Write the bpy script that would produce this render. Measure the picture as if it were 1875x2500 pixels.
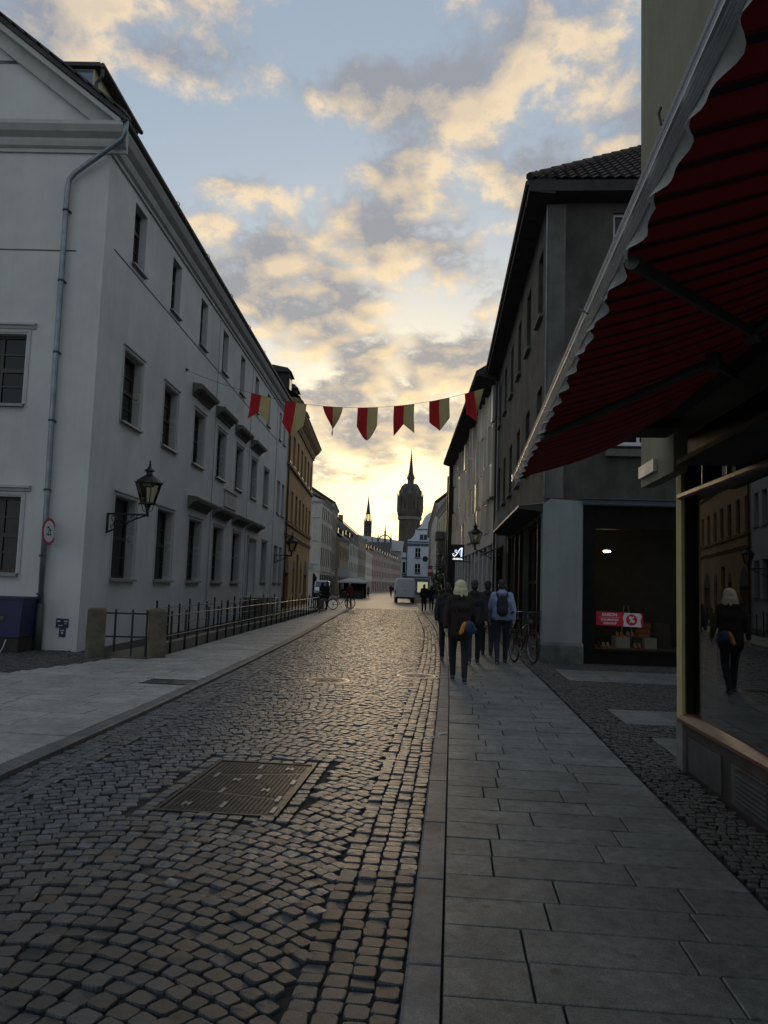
import bpy, bmesh, math, random
import numpy as np
from mathutils import Vector, Matrix
random.seed(7); RNG = np.random.default_rng(11)
R = math.radians
SC = bpy.context.scene
COL = SC.collection
for o in list(bpy.data.objects): bpy.data.objects.remove(o)

# ------------------------------------------------------------------ camera
M = np.array([[0.99557231,-0.02346826,-0.09102202],[0.08831682,-0.09802502,0.9912574],[0.03218552,0.9949072,0.09551836]])
cam = bpy.data.cameras.new('camera'); cam_o = bpy.data.objects.new('camera', cam); COL.objects.link(cam_o)
mw = Matrix.Identity(4)
for r in range(3):
    mw[r][0] = M[r,0]; mw[r][1] = M[r,1]; mw[r][2] = -M[r,2]
mw.translation = (0,0,1.6); cam_o.matrix_world = mw
cam.sensor_fit = 'HORIZONTAL'; cam.sensor_width = 36; cam.lens = 36*1880/1875
cam.clip_start = .05; cam.clip_end = 6000
SC.camera = cam_o

# ------------------------------------------------------------------ sky, sun, exposure
SUN_AZ, SUN_EL = -4.0, 7.5      # degrees: azimuth clockwise from +Y, elevation
SKY_STRENGTH = 0.10
BANKS = [(230,20,420,120,.17),(330,130,230,60,.14),(800,190,170,70,.13),(1130,230,420,200,.16),(980,430,300,90,.10),(500,395,110,40,.14),(600,560,330,110,.19),(720,680,230,90,.12),
         (930,790,300,80,.14),(820,930,330,90,.16),(560,310,330,110,-.24),(700,60,160,110,-.22),(300,420,140,140,-.10),(1010,640,140,70,-.12),(860,1060,330,60,-.12)]
w = bpy.data.worlds.new('World'); SC.world = w; w.use_nodes = True
nt = w.node_tree; nt.nodes.clear()
def N(t, **k):
    n = nt.nodes.new(t)
    for a, b in k.items(): setattr(n, a, b)
    return n
def lk(a, b): nt.links.new(a, b)
def val(sock, v):
    if isinstance(v, (int, float)): sock.default_value = v
    elif isinstance(v, (tuple, list)): sock.default_value = v
    else: lk(v, sock)
def mth(op, a, b=0.0, c=0.0, clamp=False):
    n = N('ShaderNodeMath', operation=op, use_clamp=clamp)
    val(n.inputs[0], a); val(n.inputs[1], b); val(n.inputs[2], c); return n.outputs[0]
def cmix(f, a, b, mode='MIX'):
    n = N('ShaderNodeMix', data_type='RGBA', blend_type=mode)
    val(n.inputs['Factor'], f); val(n.inputs['A'], a); val(n.inputs['B'], b); return n.outputs['Result']
def sstep(x, a, b):
    n = N('ShaderNodeMapRange', interpolation_type='SMOOTHSTEP')
    val(n.inputs['Value'], x); n.inputs['From Min'].default_value = a; n.inputs['From Max'].default_value = b; return n.outputs['Result']
sky = N('ShaderNodeTexSky', sky_type='NISHITA', sun_disc=False, sun_elevation=R(SUN_EL), sun_rotation=R(SUN_AZ), air_density=1.0, dust_density=1.2, ozone_density=1.6)
tc = N('ShaderNodeTexCoord'); sx = N('ShaderNodeSeparateXYZ'); lk(tc.outputs['Generated'], sx.inputs[0])
dx, dy, dz = sx.outputs
den = mth('ADD', mth('MAXIMUM', dz, 0.0), 0.24)
def vec(x, y, z=0.0):
    c = N('ShaderNodeCombineXYZ'); val(c.inputs[0], x); val(c.inputs[1], y); val(c.inputs[2], z); return c.outputs[0]
def vmath(op, a, b=None, c=None, out=0):
    n = N('ShaderNodeVectorMath', operation=op); val(n.inputs[0], a)
    if b is not None: val(n.inputs[1], b)
    if c is not None: val(n.inputs[2], c)
    return n.outputs[out]
qv = vec(mth('DIVIDE', dx, den), mth('DIVIDE', dy, den))
def cloud_noise(v, scale, detail, rough, dist=0.0):
    n = N('ShaderNodeTexNoise', noise_dimensions='2D'); lk(v, n.inputs['Vector'])
    n.inputs['Scale'].default_value = scale; n.inputs['Detail'].default_value = detail; n.inputs['Roughness'].default_value = rough; n.inputs['Distortion'].default_value = dist
    return n.outputs['Fac']
qs = vmath('MULTIPLY_ADD', qv, (1.15,1.0,1), (3.3,7.1,0))
na = cloud_noise(qs, 5.2, 9, .64, .08)
nb = cloud_noise(vmath('ADD', qs, (.010,.050,0)), 5.2, 2, .5)
# broad cloud banks, placed by direction (a = x/y, e = z/y of the direction towards each bank)
ysafe = mth('MAXIMUM', dy, 0.05)
tv = vec(mth('DIVIDE', dx, ysafe), mth('DIVIDE', dz, ysafe))
def tdir(px, py):
    d = M @ np.array([px*1.1302-937.5, -(py*1.1302-1250.), 1880.]); return d[0]/d[1], d[2]/d[1]
bias = 0.0
for px, py, rx, ry, amp in BANKS:
    a0, e0 = tdir(px, py); kx, ky = 1663./rx, 1663./ry
    ln = vmath('LENGTH', vmath('MULTIPLY_ADD', tv, (kx,ky,0), (-a0*kx,-e0*ky,0)), out=1)
    mr_ = N('ShaderNodeMapRange', interpolation_type='SMOOTHSTEP'); lk(ln, mr_.inputs['Value']); mr_.inputs['From Min'].default_value = 1.7; mr_.inputs['From Max'].default_value = 0.0; mr_.inputs['To Max'].default_value = amp
    bias = mth('ADD', mr_.outputs['Result'], bias)
dens = mth('ADD', na, bias)
cover = sstep(dens, .42, .69)
thick = sstep(dens, .56, .80)
lit = mth('ADD', mth('MULTIPLY', mth('SUBTRACT', na, nb), 4.6), 0.34, clamp=True)
# glow of the veiled sun
def sdot(az, el):
    v = (math.sin(R(az))*math.cos(R(el)), math.cos(R(az))*math.cos(R(el)), math.sin(R(el)))
    return vmath('DOT_PRODUCT', tc.outputs['Generated'], v, out=1)
cs = mth('MAXIMUM', sdot(SUN_AZ, SUN_EL-1.5), 0.0)
glow1 = mth('POWER', cs, 48.0); glow2 = mth('POWER', cs, 5.0); glow3 = mth('POWER', cs, 420.0)
skyc = cmix(1.0, sky.outputs[0], (SKY_STRENGTH,)*3+(1,), 'MULTIPLY')
skyc = cmix(.75, skyc, cmix(sstep(dz, -.05, .70), (.48,.53,.55,1), (.275,.34,.42,1)))
skyc = cmix(mth('MULTIPLY', glow1, .8), skyc, (.62,.53,.34,1))
warm = cmix(mth('POWER', cs, 1.5), (.50,.46,.45,1), (.80,.60,.34,1))
grey = cmix(glow2, (.205,.228,.275,1), (.245,.238,.245,1))
lit2 = mth('MULTIPLY', lit, mth('SUBTRACT', 1.0, mth('MULTIPLY', thick, .35)))
cloudc = cmix(lit2, grey, warm)
base = cmix(mth('MULTIPLY', cover, .90), skyc, cloudc)
def addglow(basec, f, col):
    return cmix(1.0, basec, cmix(f, (0,0,0,1), col), 'ADD')
veil = mth('SUBTRACT', 1.0, mth('MULTIPLY', cover, .85))
base = addglow(base, mth('MULTIPLY', glow1, veil), (.32,.21,.05,1))
base = addglow(base, mth('MULTIPLY', glow3, veil), (.5,.4,.2,1))
bg = N('ShaderNodeBackground'); lk(base, bg.inputs['Color']); bg.inputs['Strength'].default_value = 1.0
w.cycles.sampling_method = 'MANUAL'; w.cycles.sample_map_resolution = 512
wo = N('ShaderNodeOutputWorld'); lk(bg.outputs[0], wo.inputs['Surface'])

sun = bpy.data.lights.new('sun', 'SUN'); sun.energy = 0.22; sun.angle = R(12); sun.color = (1,.72,.42)
sun_o = bpy.data.objects.new('sun', sun); COL.objects.link(sun_o)
sd = Vector((math.sin(R(SUN_AZ))*math.cos(R(SUN_EL)), math.cos(R(SUN_AZ))*math.cos(R(SUN_EL)), math.sin(R(SUN_EL))))
sun_o.rotation_euler = sd.to_track_quat('Z','Y').to_euler()
SC.cycles.max_bounces = 6; SC.cycles.diffuse_bounces = 3; SC.cycles.glossy_bounces = 3; SC.cycles.transparent_max_bounces = 6
vs = SC.view_settings; vs.view_transform = 'Standard'; vs.look = 'None'; vs.exposure = 0.5; vs.gamma = 1.0; vs.use_curve_mapping = False

# ------------------------------------------------------------------ materials
MATS = {}
def mat(name, col, rough=.8, var=.12, scale=3.0, bump=0.0, bscale=60.0, metal=0.0, spec=.5, rnd=0.0, col2=None, stain=0.0, trans=0.0, streak=0.0, bdist=.01, spots=0.0, grain=0.0, gscale=130.0):
    if name in MATS: return MATS[name]
    m = bpy.data.materials.new(name); m.use_nodes = True; t = m.node_tree; t.nodes.clear(); L = t.links.new
    def n_(ty, **k):
        q = t.nodes.new(ty)
        for a, b in k.items(): setattr(q, a, b)
        return q
    out = n_('ShaderNodeOutputMaterial'); p = n_('ShaderNodeBsdfPrincipled')
    p.inputs['Roughness'].default_value = rough; p.inputs['Metallic'].default_value = metal; p.inputs['Specular IOR Level'].default_value = spec
    tc = n_('ShaderNodeTexCoord')
    nz = n_('ShaderNodeTexNoise'); nz.inputs['Scale'].default_value = scale; nz.inputs['Detail'].default_value = 6; nz.inputs['Roughness'].default_value = .62; L(tc.outputs['Object'], nz.inputs['Vector'])
    c2 = col2 if col2 else tuple(max(0, c*(1-2*var)) for c in col)
    c1 = col if col2 else tuple(c*(1+var) for c in col)
    mr = n_('ShaderNodeMapRange'); mr.inputs['From Min'].default_value = .32; mr.inputs['From Max'].default_value = .68; L(nz.outputs['Fac'], mr.inputs['Value'])
    mx = n_('ShaderNodeMix', data_type='RGBA'); mx.inputs['A'].default_value = c1+(1,); mx.inputs['B'].default_value = c2+(1,); L(mr.outputs[0], mx.inputs['Factor'])
    cur = mx.outputs['Result']
    if streak > 0:
        mp = n_('ShaderNodeMapping'); mp.inputs['Scale'].default_value = (2.2,2.2,.13); L(tc.outputs['Object'], mp.inputs['Vector'])
        n2 = n_('ShaderNodeTexNoise'); n2.inputs['Scale'].default_value = 2.0; n2.inputs['Detail'].default_value = 7; n2.inputs['Roughness'].default_value = .7; L(mp.outputs[0], n2.inputs['Vector'])
        r2 = n_('ShaderNodeMapRange'); r2.inputs['From Min'].default_value = .45; r2.inputs['From Max'].default_value = .78; r2.inputs['To Max'].default_value = streak; L(n2.outputs['Fac'], r2.inputs['Value'])
        m2 = n_('ShaderNodeMix', data_type='RGBA', blend_type='MULTIPLY'); m2.inputs['B'].default_value = (.45,.42,.38,1); L(r2.outputs[0], m2.inputs['Factor']); L(cur, m2.inputs['A']); cur = m2.outputs['Result']
    if stain > 0:
        n3 = n_('ShaderNodeTexNoise'); n3.inputs['Scale'].default_value = .45; n3.inputs['Detail'].default_value = 8; n3.inputs['Roughness'].default_value = .65; L(tc.outputs['Object'], n3.inputs['Vector'])
        r3 = n_('ShaderNodeMapRange'); r3.inputs['From Min'].default_value = .42; r3.inputs['From Max'].default_value = .7; r3.inputs['To Max'].default_value = stain; L(n3.outputs['Fac'], r3.inputs['Value'])
        m3 = n_('ShaderNodeMix', data_type='RGBA', blend_type='MULTIPLY'); m3.inputs['B'].default_value = (.5,.48,.44,1); L(r3.outputs[0], m3.inputs['Factor']); L(cur, m3.inputs['A']); cur = m3.outputs['Result']
    if grain > 0:
        for gs, gf in ((gscale, grain), (gscale*.12, grain*.7)):
            ng = n_('ShaderNodeTexNoise'); ng.inputs['Scale'].default_value = gs; ng.inputs['Detail'].default_value = 3; ng.inputs['Roughness'].default_value = .7; L(tc.outputs['Object'], ng.inputs['Vector'])
            rg = n_('ShaderNodeMapRange'); rg.inputs['From Min'].default_value = .34; rg.inputs['From Max'].default_value = .66; rg.inputs['To Min'].default_value = 1-gf; rg.inputs['To Max'].default_value = 1+gf; L(ng.outputs['Fac'], rg.inputs['Value'])
            cg = n_('ShaderNodeCombineColor'); [L(rg.outputs[0], cg.inputs[i]) for i in range(3)]
            mg = n_('ShaderNodeMix', data_type='RGBA', blend_type='MULTIPLY'); mg.inputs['Factor'].default_value = 1.0; L(cur, mg.inputs['A']); L(cg.outputs[0], mg.inputs['B']); cur = mg.outputs['Result']
    if spots > 0:
        vo = n_('ShaderNodeTexVoronoi'); vo.inputs['Scale'].default_value = 4.5; L(tc.outputs['Object'], vo.inputs['Vector'])
        r5 = n_('ShaderNodeMapRange'); r5.inputs['From Min'].default_value = .10; r5.inputs['From Max'].default_value = .15; r5.inputs['To Min'].default_value = spots; r5.inputs['To Max'].default_value = 0; L(vo.outputs['Distance'], r5.inputs['Value'])
        m5 = n_('ShaderNodeMix', data_type='RGBA', blend_type='MULTIPLY'); m5.inputs['B'].default_value = (.4,.38,.36,1); L(r5.outputs[0], m5.inputs['Factor']); L(cur, m5.inputs['A']); cur = m5.outputs['Result']
    if rnd > 0:
        oi = n_('ShaderNodeObjectInfo'); ge = n_('ShaderNodeNewGeometry')
        ad = n_('ShaderNodeMath', operation='ADD'); L(oi.outputs['Random'], ad.inputs[0]); L(ge.outputs['Random Per Island'], ad.inputs[1])
        fr = n_('ShaderNodeMath', operation='FRACT'); L(ad.outputs[0], fr.inputs[0])
        hs = n_('ShaderNodeHueSaturation'); L(cur, hs.inputs['Color'])
        mv = n_('ShaderNodeMapRange'); mv.inputs['To Min'].default_value = 1-rnd; mv.inputs['To Max'].default_value = 1+rnd; L(fr.outputs[0], mv.inputs['Value']); L(mv.outputs[0], hs.inputs['Value'])
        f2 = n_('ShaderNodeMath', operation='MULTIPLY'); L(fr.outputs[0], f2.inputs[0]); f2.inputs[1].default_value = 17.31
        f3 = n_('ShaderNodeMath', operation='FRACT'); L(f2.outputs[0], f3.inputs[0])
        tint = n_('ShaderNodeMix', data_type='RGBA'); tint.inputs['A'].default_value = (1.06,1.0,.92,1); tint.inputs['B'].default_value = (.90,.98,1.10,1); L(f3.outputs[0], tint.inputs['Factor'])
        m4 = n_('ShaderNodeMix', data_type='RGBA', blend_type='MULTIPLY'); m4.inputs['Factor'].default_value = min(1, rnd*1.5); L(hs.outputs['Color'], m4.inputs['A']); L(tint.outputs['Result'], m4.inputs['B']); cur = m4.outputs['Result']
    L(cur, p.inputs['Base Color'])
    rr = n_('ShaderNodeMapRange'); rr.inputs['To Min'].default_value = max(.02, rough-.12*(1-metal)*(rough > .2)); rr.inputs['To Max'].default_value = min(1, rough+.12*(rough > .2)); L(nz.outputs['Fac'], rr.inputs['Value']); L(rr.outputs[0], p.inputs['Roughness'])
    if bump > 0:
        nb = n_('ShaderNodeTexNoise'); nb.inputs['Scale'].default_value = bscale; nb.inputs['Detail'].default_value = 5; nb.inputs['Roughness'].default_value = .6; L(tc.outputs['Object'], nb.inputs['Vector'])
        bp = n_('ShaderNodeBump'); bp.inputs['Strength'].default_value = bump; bp.inputs['Distance'].default_value = bdist; L(nb.outputs['Fac'], bp.inputs['Height']); L(bp.outputs[0], p.inputs['Normal'])
    sh = p.outputs[0]
    if trans > 0:
        tr = n_('ShaderNodeBsdfTranslucent'); L(cur, tr.inputs['Color']); ms = n_('ShaderNodeMixShader'); ms.inputs[0].default_value = trans; L(sh, ms.inputs[1]); L(tr.outputs[0], ms.inputs[2]); sh = ms.outputs[0]
    L(sh, out.inputs['Surface']); MATS[name] = m; return m
def glassmat(name, tint=(1,1,1), ior=1.5, rough=.0, boost=1.0):
    m = bpy.data.materials.new(name); m.use_nodes = True; t = m.node_tree; t.nodes.clear(); L = t.links.new
    out = t.nodes.new('ShaderNodeOutputMaterial'); tr = t.nodes.new('ShaderNodeBsdfTransparent'); tr.inputs[0].default_value = tint+(1,)
    gl = t.nodes.new('ShaderNodeBsdfGlossy'); gl.inputs['Roughness'].default_value = rough
    fr = t.nodes.new('ShaderNodeFresnel'); fr.inputs['IOR'].default_value = ior
    mu = t.nodes.new('ShaderNodeMath'); mu.operation = 'MULTIPLY'; mu.use_clamp = True; mu.inputs[1].default_value = boost; L(fr.outputs[0], mu.inputs[0])
    ms = t.nodes.new('ShaderNodeMixShader'); L(mu.outputs[0], ms.inputs[0]); L(tr.outputs[0], ms.inputs[1]); L(gl.outputs[0], ms.inputs[2]); L(ms.outputs[0], out.inputs['Surface'])
    MATS[name] = m; return m
def emit(name, col, s):
    m = bpy.data.materials.new(name); m.use_nodes = True; p = m.node_tree.nodes['Principled BSDF']
    p.inputs['Base Color'].default_value = col+(1,); p.inputs['Emission Color'].default_value = col+(1,); p.inputs['Emission Strength'].default_value = s; MATS[name] = m; return m
m_white = mat('white_render', (.53,.535,.52), .9, .05, .8, .3, 90, streak=.16, stain=.30)
m_trim = mat('pale_stone_trim', (.40,.40,.385), .85, .06, 2, .2, 60, streak=.2)
m_hood = mat('weathered_stone_hood', (.135,.128,.11), .9, .15, 3, .3, 40)
m_ochre = mat('ochre_render', (.33,.205,.085), .9, .07, .7, .2, 70, streak=.25, stain=.2)
m_ochre2 = mat('ochre_trim', (.26,.165,.075), .9, .08, 1.5, .2, 70, streak=.2)
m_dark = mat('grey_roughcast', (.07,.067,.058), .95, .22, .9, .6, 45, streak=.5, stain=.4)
m_pier = mat('pale_grey_pier_render', (.24,.265,.265), .9, .07, 1.2, .4, 60, streak=.25, stain=.25)
m_shopwall = mat('olive_render', (.20,.19,.13), .92, .09, 1.0, .4, 70, streak=.3)
m_shopyel = mat('yellow_pilaster_paint', (.38,.33,.15), .8, .08, 3, .2, 60)
m_bark = mat('black_iron', (.012,.012,.013), .45, .1, 8, 0, 40, metal=.3)
m_frame = mat('dark_window_frame', (.035,.03,.026), .5, .1, 9, .1, 90)
m_sillm = mat('lead_grey_sill', (.22,.23,.235), .5, .1, 5, metal=.4)
m_pane = mat('dark_pane', (.006,.007,.008), .06, .1, 2, .05, 3.0, spec=.32)
m_panefar = mat('far_pane', (.012,.013,.014), .6, .1, 2, spec=.05)
m_zinc = mat('zinc_pipe', (.22,.255,.275), .42, .14, 4, .1, 30, metal=.7)
m_gutter = mat('dark_gutter', (.045,.043,.042), .55, .15, 4, metal=.3)
m_tile = mat('brown_clay_tile', (.045,.034,.029), .85, .25, 5, .3, 40, rnd=.3)
m_tiler = mat('red_clay_roof', (.20,.085,.055), .85, .2, 2, .3, 25, rnd=.1)
m_roofd = mat('dark_slate_roof', (.055,.052,.052), .8, .2, 2, .3, 25)
m_eave = mat('dark_eave_board', (.035,.030,.026), .85, .2, 3, .2, 40)
m_cob = mat('granite_cobble', (.074,.083,.091), .40, .30, 13, 1.0, 60, rnd=.40, spec=.5, bdist=.008, grain=.45, gscale=95)
m_cob2 = mat('small_mosaic_cobble', (.056,.055,.053), .6, .22, 14, .4, 70, rnd=.32, bdist=.006)
m_joint = mat('dark_joint_grit', (.016,.015,.013), .95, .3, 18, .6, 140)
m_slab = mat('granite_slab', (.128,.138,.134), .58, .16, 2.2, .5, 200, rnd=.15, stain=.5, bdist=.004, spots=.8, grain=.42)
m_slabl = mat('open_lit_granite_slab', (.285,.288,.275), .58, .12, 2.2, .5, 200, rnd=.12, stain=.45, bdist=.004, spots=.6, grain=.30)  # left slabs: granite lightened, the open area's extra light put into its colour
m_kerb = mat('granite_kerb', (.095,.10,.105), .6, .14, 3, .4, 150, rnd=.12, stain=.3, bdist=.005, grain=.38)
m_post = mat('weathered_sandstone', (.155,.13,.09), .95, .2, 4, .7, 30, col2=(.055,.046,.033), streak=.4)
m_conc = mat('low_concrete_wall', (.16,.15,.12), .9, .14, 2, .4, 50, streak=.3)
m_iron = mat('cast_iron', (.055,.052,.048), .42, .2, 8, .3, 80, metal=.75)
m_ground = mat('ground_soil', (.10,.095,.088), .9, .2, .6, .3, 20)
glass_clear = glassmat('shop_glass', (.93,.95,.95), 1.52, boost=1.8)
glass_lamp = glassmat('lantern_glass', (.86,.83,.66), 1.45)
m_skin = mat('skin', (.42,.25,.18), .6, .06, 20)

# ------------------------------------------------------------------ mesh helpers
ROOT = {}
TMP = bpy.data.scenes.new('tmp')      # scratch scene for evaluating modifiers; removed at the end
class Fr:
    def __init__(s, P=(0,0), U=(1,0), N=None, z=0.0):
        s.P = Vector((P[0],P[1],z)); s.U = Vector((U[0],U[1],0)).normalized()
        s.N = Vector((N[0],N[1],0)).normalized() if N is not None else Vector((-s.U.y, s.U.x, 0))
    def pt(s, u, o, z): return s.P + s.U*u + s.N*o + Vector((0,0,z))
ID = Fr((0,0),(1,0),(0,1))
class MB:
    def __init__(s, fr=ID): s.v = []; s.f = []; s.fr = fr
    def p(s, u, o, z): s.v.append(s.fr.pt(u,o,z)); return len(s.v)-1
    def poly(s, pts): s.f.append([s.p(*q) for q in pts]); return s
    def raw(s, pts, faces):
        b = len(s.v); s.v += [Vector(p) for p in pts]; s.f += [[b+i for i in f] for f in faces]; return s
    def box(s, u0,u1,o0,o1,z0,z1, ch=0.0):
        i = [s.p(u,o,z) for z in (z0,z1) for o in (o0,o1) for u in (u0,u1)]
        s.f += [[i[0],i[1],i[3],i[2]],[i[4],i[6],i[7],i[5]],[i[0],i[4],i[5],i[1]],[i[2],i[3],i[7],i[6]],[i[0],i[2],i[6],i[4]],[i[1],i[5],i[7],i[3]]]; return s
    def prism(s, pts, o0, o1):      # polygon in (u,z), extruded in o
        n = len(pts); a = [s.p(u,o0,z) for u,z in pts]; b = [s.p(u,o1,z) for u,z in pts]
        s.f += [a[::-1], b] + [[a[i],a[(i+1)%n],b[(i+1)%n],b[i]] for i in range(n)]; return s
    def extr(s, prof, u0, u1):      # profile in (o,z), extruded in u
        n = len(prof); a = [s.p(u0,o,z) for o,z in prof]; b = [s.p(u1,o,z) for o,z in prof]
        s.f += [a, b[::-1]] + [[a[i],b[i],b[(i+1)%n],a[(i+1)%n]] for i in range(n)]; return s
    def tube(s, pts, r, n=8, cap=True):
        pts = [s.fr.pt(*p) for p in pts]; k = len(pts); rr = r if isinstance(r,(list,tuple)) else [r]*k; rings = []
        up0 = None
        for i in range(k):
            d = (pts[min(i+1,k-1)]-pts[max(i-1,0)]).normalized()
            if up0 is None:
                up0 = Vector((0,0,1)) if abs(d.z) < .9 else Vector((1,0,0))
            x = d.cross(up0); x = x.normalized() if x.length > 1e-5 else Vector((1,0,0)); y = x.cross(d).normalized(); up0 = y
            ring = []
            for j in range(n):
                a = 2*math.pi*(j+.5)/n; s.v.append(pts[i]+x*(math.cos(a)*rr[i])+y*(math.sin(a)*rr[i])); ring.append(len(s.v)-1)
            rings.append(ring)
        for i in range(k-1):
            for j in range(n): s.f.append([rings[i][j],rings[i][(j+1)%n],rings[i+1][(j+1)%n],rings[i+1][j]])
        if cap: s.f += [rings[0][::-1], rings[-1]]
        return s
    def lathe(s, prof, c=(0,0,0), n=16, a0=0.0):  # prof: (r,z)
        rings = []
        for r,z in prof:
            rings.append([s.p(c[0]+r*math.cos(2*math.pi*j/n+a0), c[1]+r*math.sin(2*math.pi*j/n+a0), c[2]+z) for j in range(n)])
        for i in range(len(prof)-1):
            for j in range(n): s.f.append([rings[i][j],rings[i][(j+1)%n],rings[i+1][(j+1)%n],rings[i+1][j]])
        if prof[0][0] > 1e-4: s.f.append(rings[0][::-1])
        if prof[-1][0] > 1e-4: s.f.append(rings[-1])
        return s
    def disc(s, c, nrm, r, th, n=28):   # coin with axis nrm (world vectors)
        c = Vector(c); nrm = Vector(nrm).normalized(); x = nrm.cross(Vector((0,0,1))); x = x.normalized() if x.length > .01 else Vector((1,0,0)); y = nrm.cross(x)
        A = []; B = []
        for j in range(n):
            a = 2*math.pi*j/n; q = c+x*(r*math.cos(a))+y*(r*math.sin(a)); s.v += [q, q+nrm*th]; A.append(len(s.v)-2); B.append(len(s.v)-1)
        s.f += [A[::-1],B]+[[A[j],A[(j+1)%n],B[(j+1)%n],B[j]] for j in range(n)]; return s
    def wall(s, u0,u1,z0,z1, holes, o=0.0, depth=.25):
        us = sorted({u0,u1}|{min(max(h[k],u0),u1) for h in holes for k in (0,1)}); zs = sorted({z0,z1}|{min(max(h[k],z0),z1) for h in holes for k in (2,3)})
        for i in range(len(us)-1):
            zrun = None
            for j in range(len(zs)-1):
                cu, cz = (us[i]+us[i+1])/2, (zs[j]+zs[j+1])/2
                solid = not any(h[0] < cu < h[1] and h[2] < cz < h[3] for h in holes)
                if solid and zrun is None: zrun = zs[j]
                if zrun is not None and (not solid or j == len(zs)-2):
                    ze = zs[j+1] if solid else zs[j]
                    s.poly([(us[i],o,zrun),(us[i+1],o,zrun),(us[i+1],o,ze),(us[i],o,ze)]); zrun = None
        for a,b,c,d in [h[:4] for h in holes]:
            q = o-depth
            s.poly([(a,o,c),(a,o,d),(a,q,d),(a,q,c)]); s.poly([(b,o,c),(b,q,c),(b,q,d),(b,o,d)])
            s.poly([(a,o,d),(b,o,d),(b,q,d),(a,q,d)]); s.poly([(a,o,c),(a,q,c),(b,q,c),(b,o,c)])
        return s
    def build(s, name, m, parent=None, smooth=False):
        loc = ROOT.get(parent.name, Vector()) if parent else Vector()
        me = bpy.data.meshes.new(name); me.from_pydata([tuple(v-loc) for v in s.v], [], s.f)
        if m: me.materials.append(m)
        if smooth: me.polygons.foreach_set('use_smooth', [True]*len(me.polygons))
        me.update()
        o = bpy.data.objects.new(name, me); COL.objects.link(o)
        if parent: o.parent = parent
        ROOT[o.name] = loc; return o
def tag(o, label=None, cat=None, group=None, kind=None):
    if label: o['label'] = label
    if cat: o['category'] = cat
    if group: o['group'] = group
    if kind: o['kind'] = kind
    return o
def thing(name, loc, label, cat, group=None):
    o = bpy.data.objects.new(name, None); COL.objects.link(o); o.location = loc; o.empty_display_size = .2
    ROOT[o.name] = Vector(loc); return tag(o, label, cat, group)
def copy_tree(o, parent=None):
    c = o.copy(); COL.objects.link(c); c.parent = parent
    for ch in list(o.children): copy_tree(ch, c)
    return c
def addmesh(name, me, m, parent, loc=None):
    if m and not me.materials: me.materials.append(m)
    o = bpy.data.objects.new(name, me); COL.objects.link(o); o.parent = parent; ROOT[o.name] = ROOT.get(parent.name, Vector()) if parent else Vector()
    if loc is not None: o.location = loc
    return o
def text_part(s, size, m, parent, org, xd, nd, name='lettering', extr=.002, align='CENTER', shear=0.0, sx=1.0, bold=0.0):
    c = bpy.data.curves.new('t', 'FONT'); c.body = s; c.size = size; c.extrude = extr; c.align_x = align; c.align_y = 'CENTER'; c.shear = shear; c.offset = bold; c.resolution_u = 3
    o = bpy.data.objects.new('t', c); TMP.collection.objects.link(o); TMP.view_layers[0].update(); dg = TMP.view_layers[0].depsgraph
    me = bpy.data.meshes.new_from_object(o.evaluated_get(dg)); bpy.data.objects.remove(o); bpy.data.curves.remove(c)
    xd = Vector(xd).normalized(); nd = Vector(nd).normalized(); yd = nd.cross(xd)
    loc = ROOT.get(parent.name, Vector())
    for v in me.vertices:
        q = v.co.copy(); v.co = Vector(org)+xd*(q.x*sx)+yd*q.y+nd*q.z-loc
    me.materials.clear(); me.name = name; return addmesh(name, me, m, parent)
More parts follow.
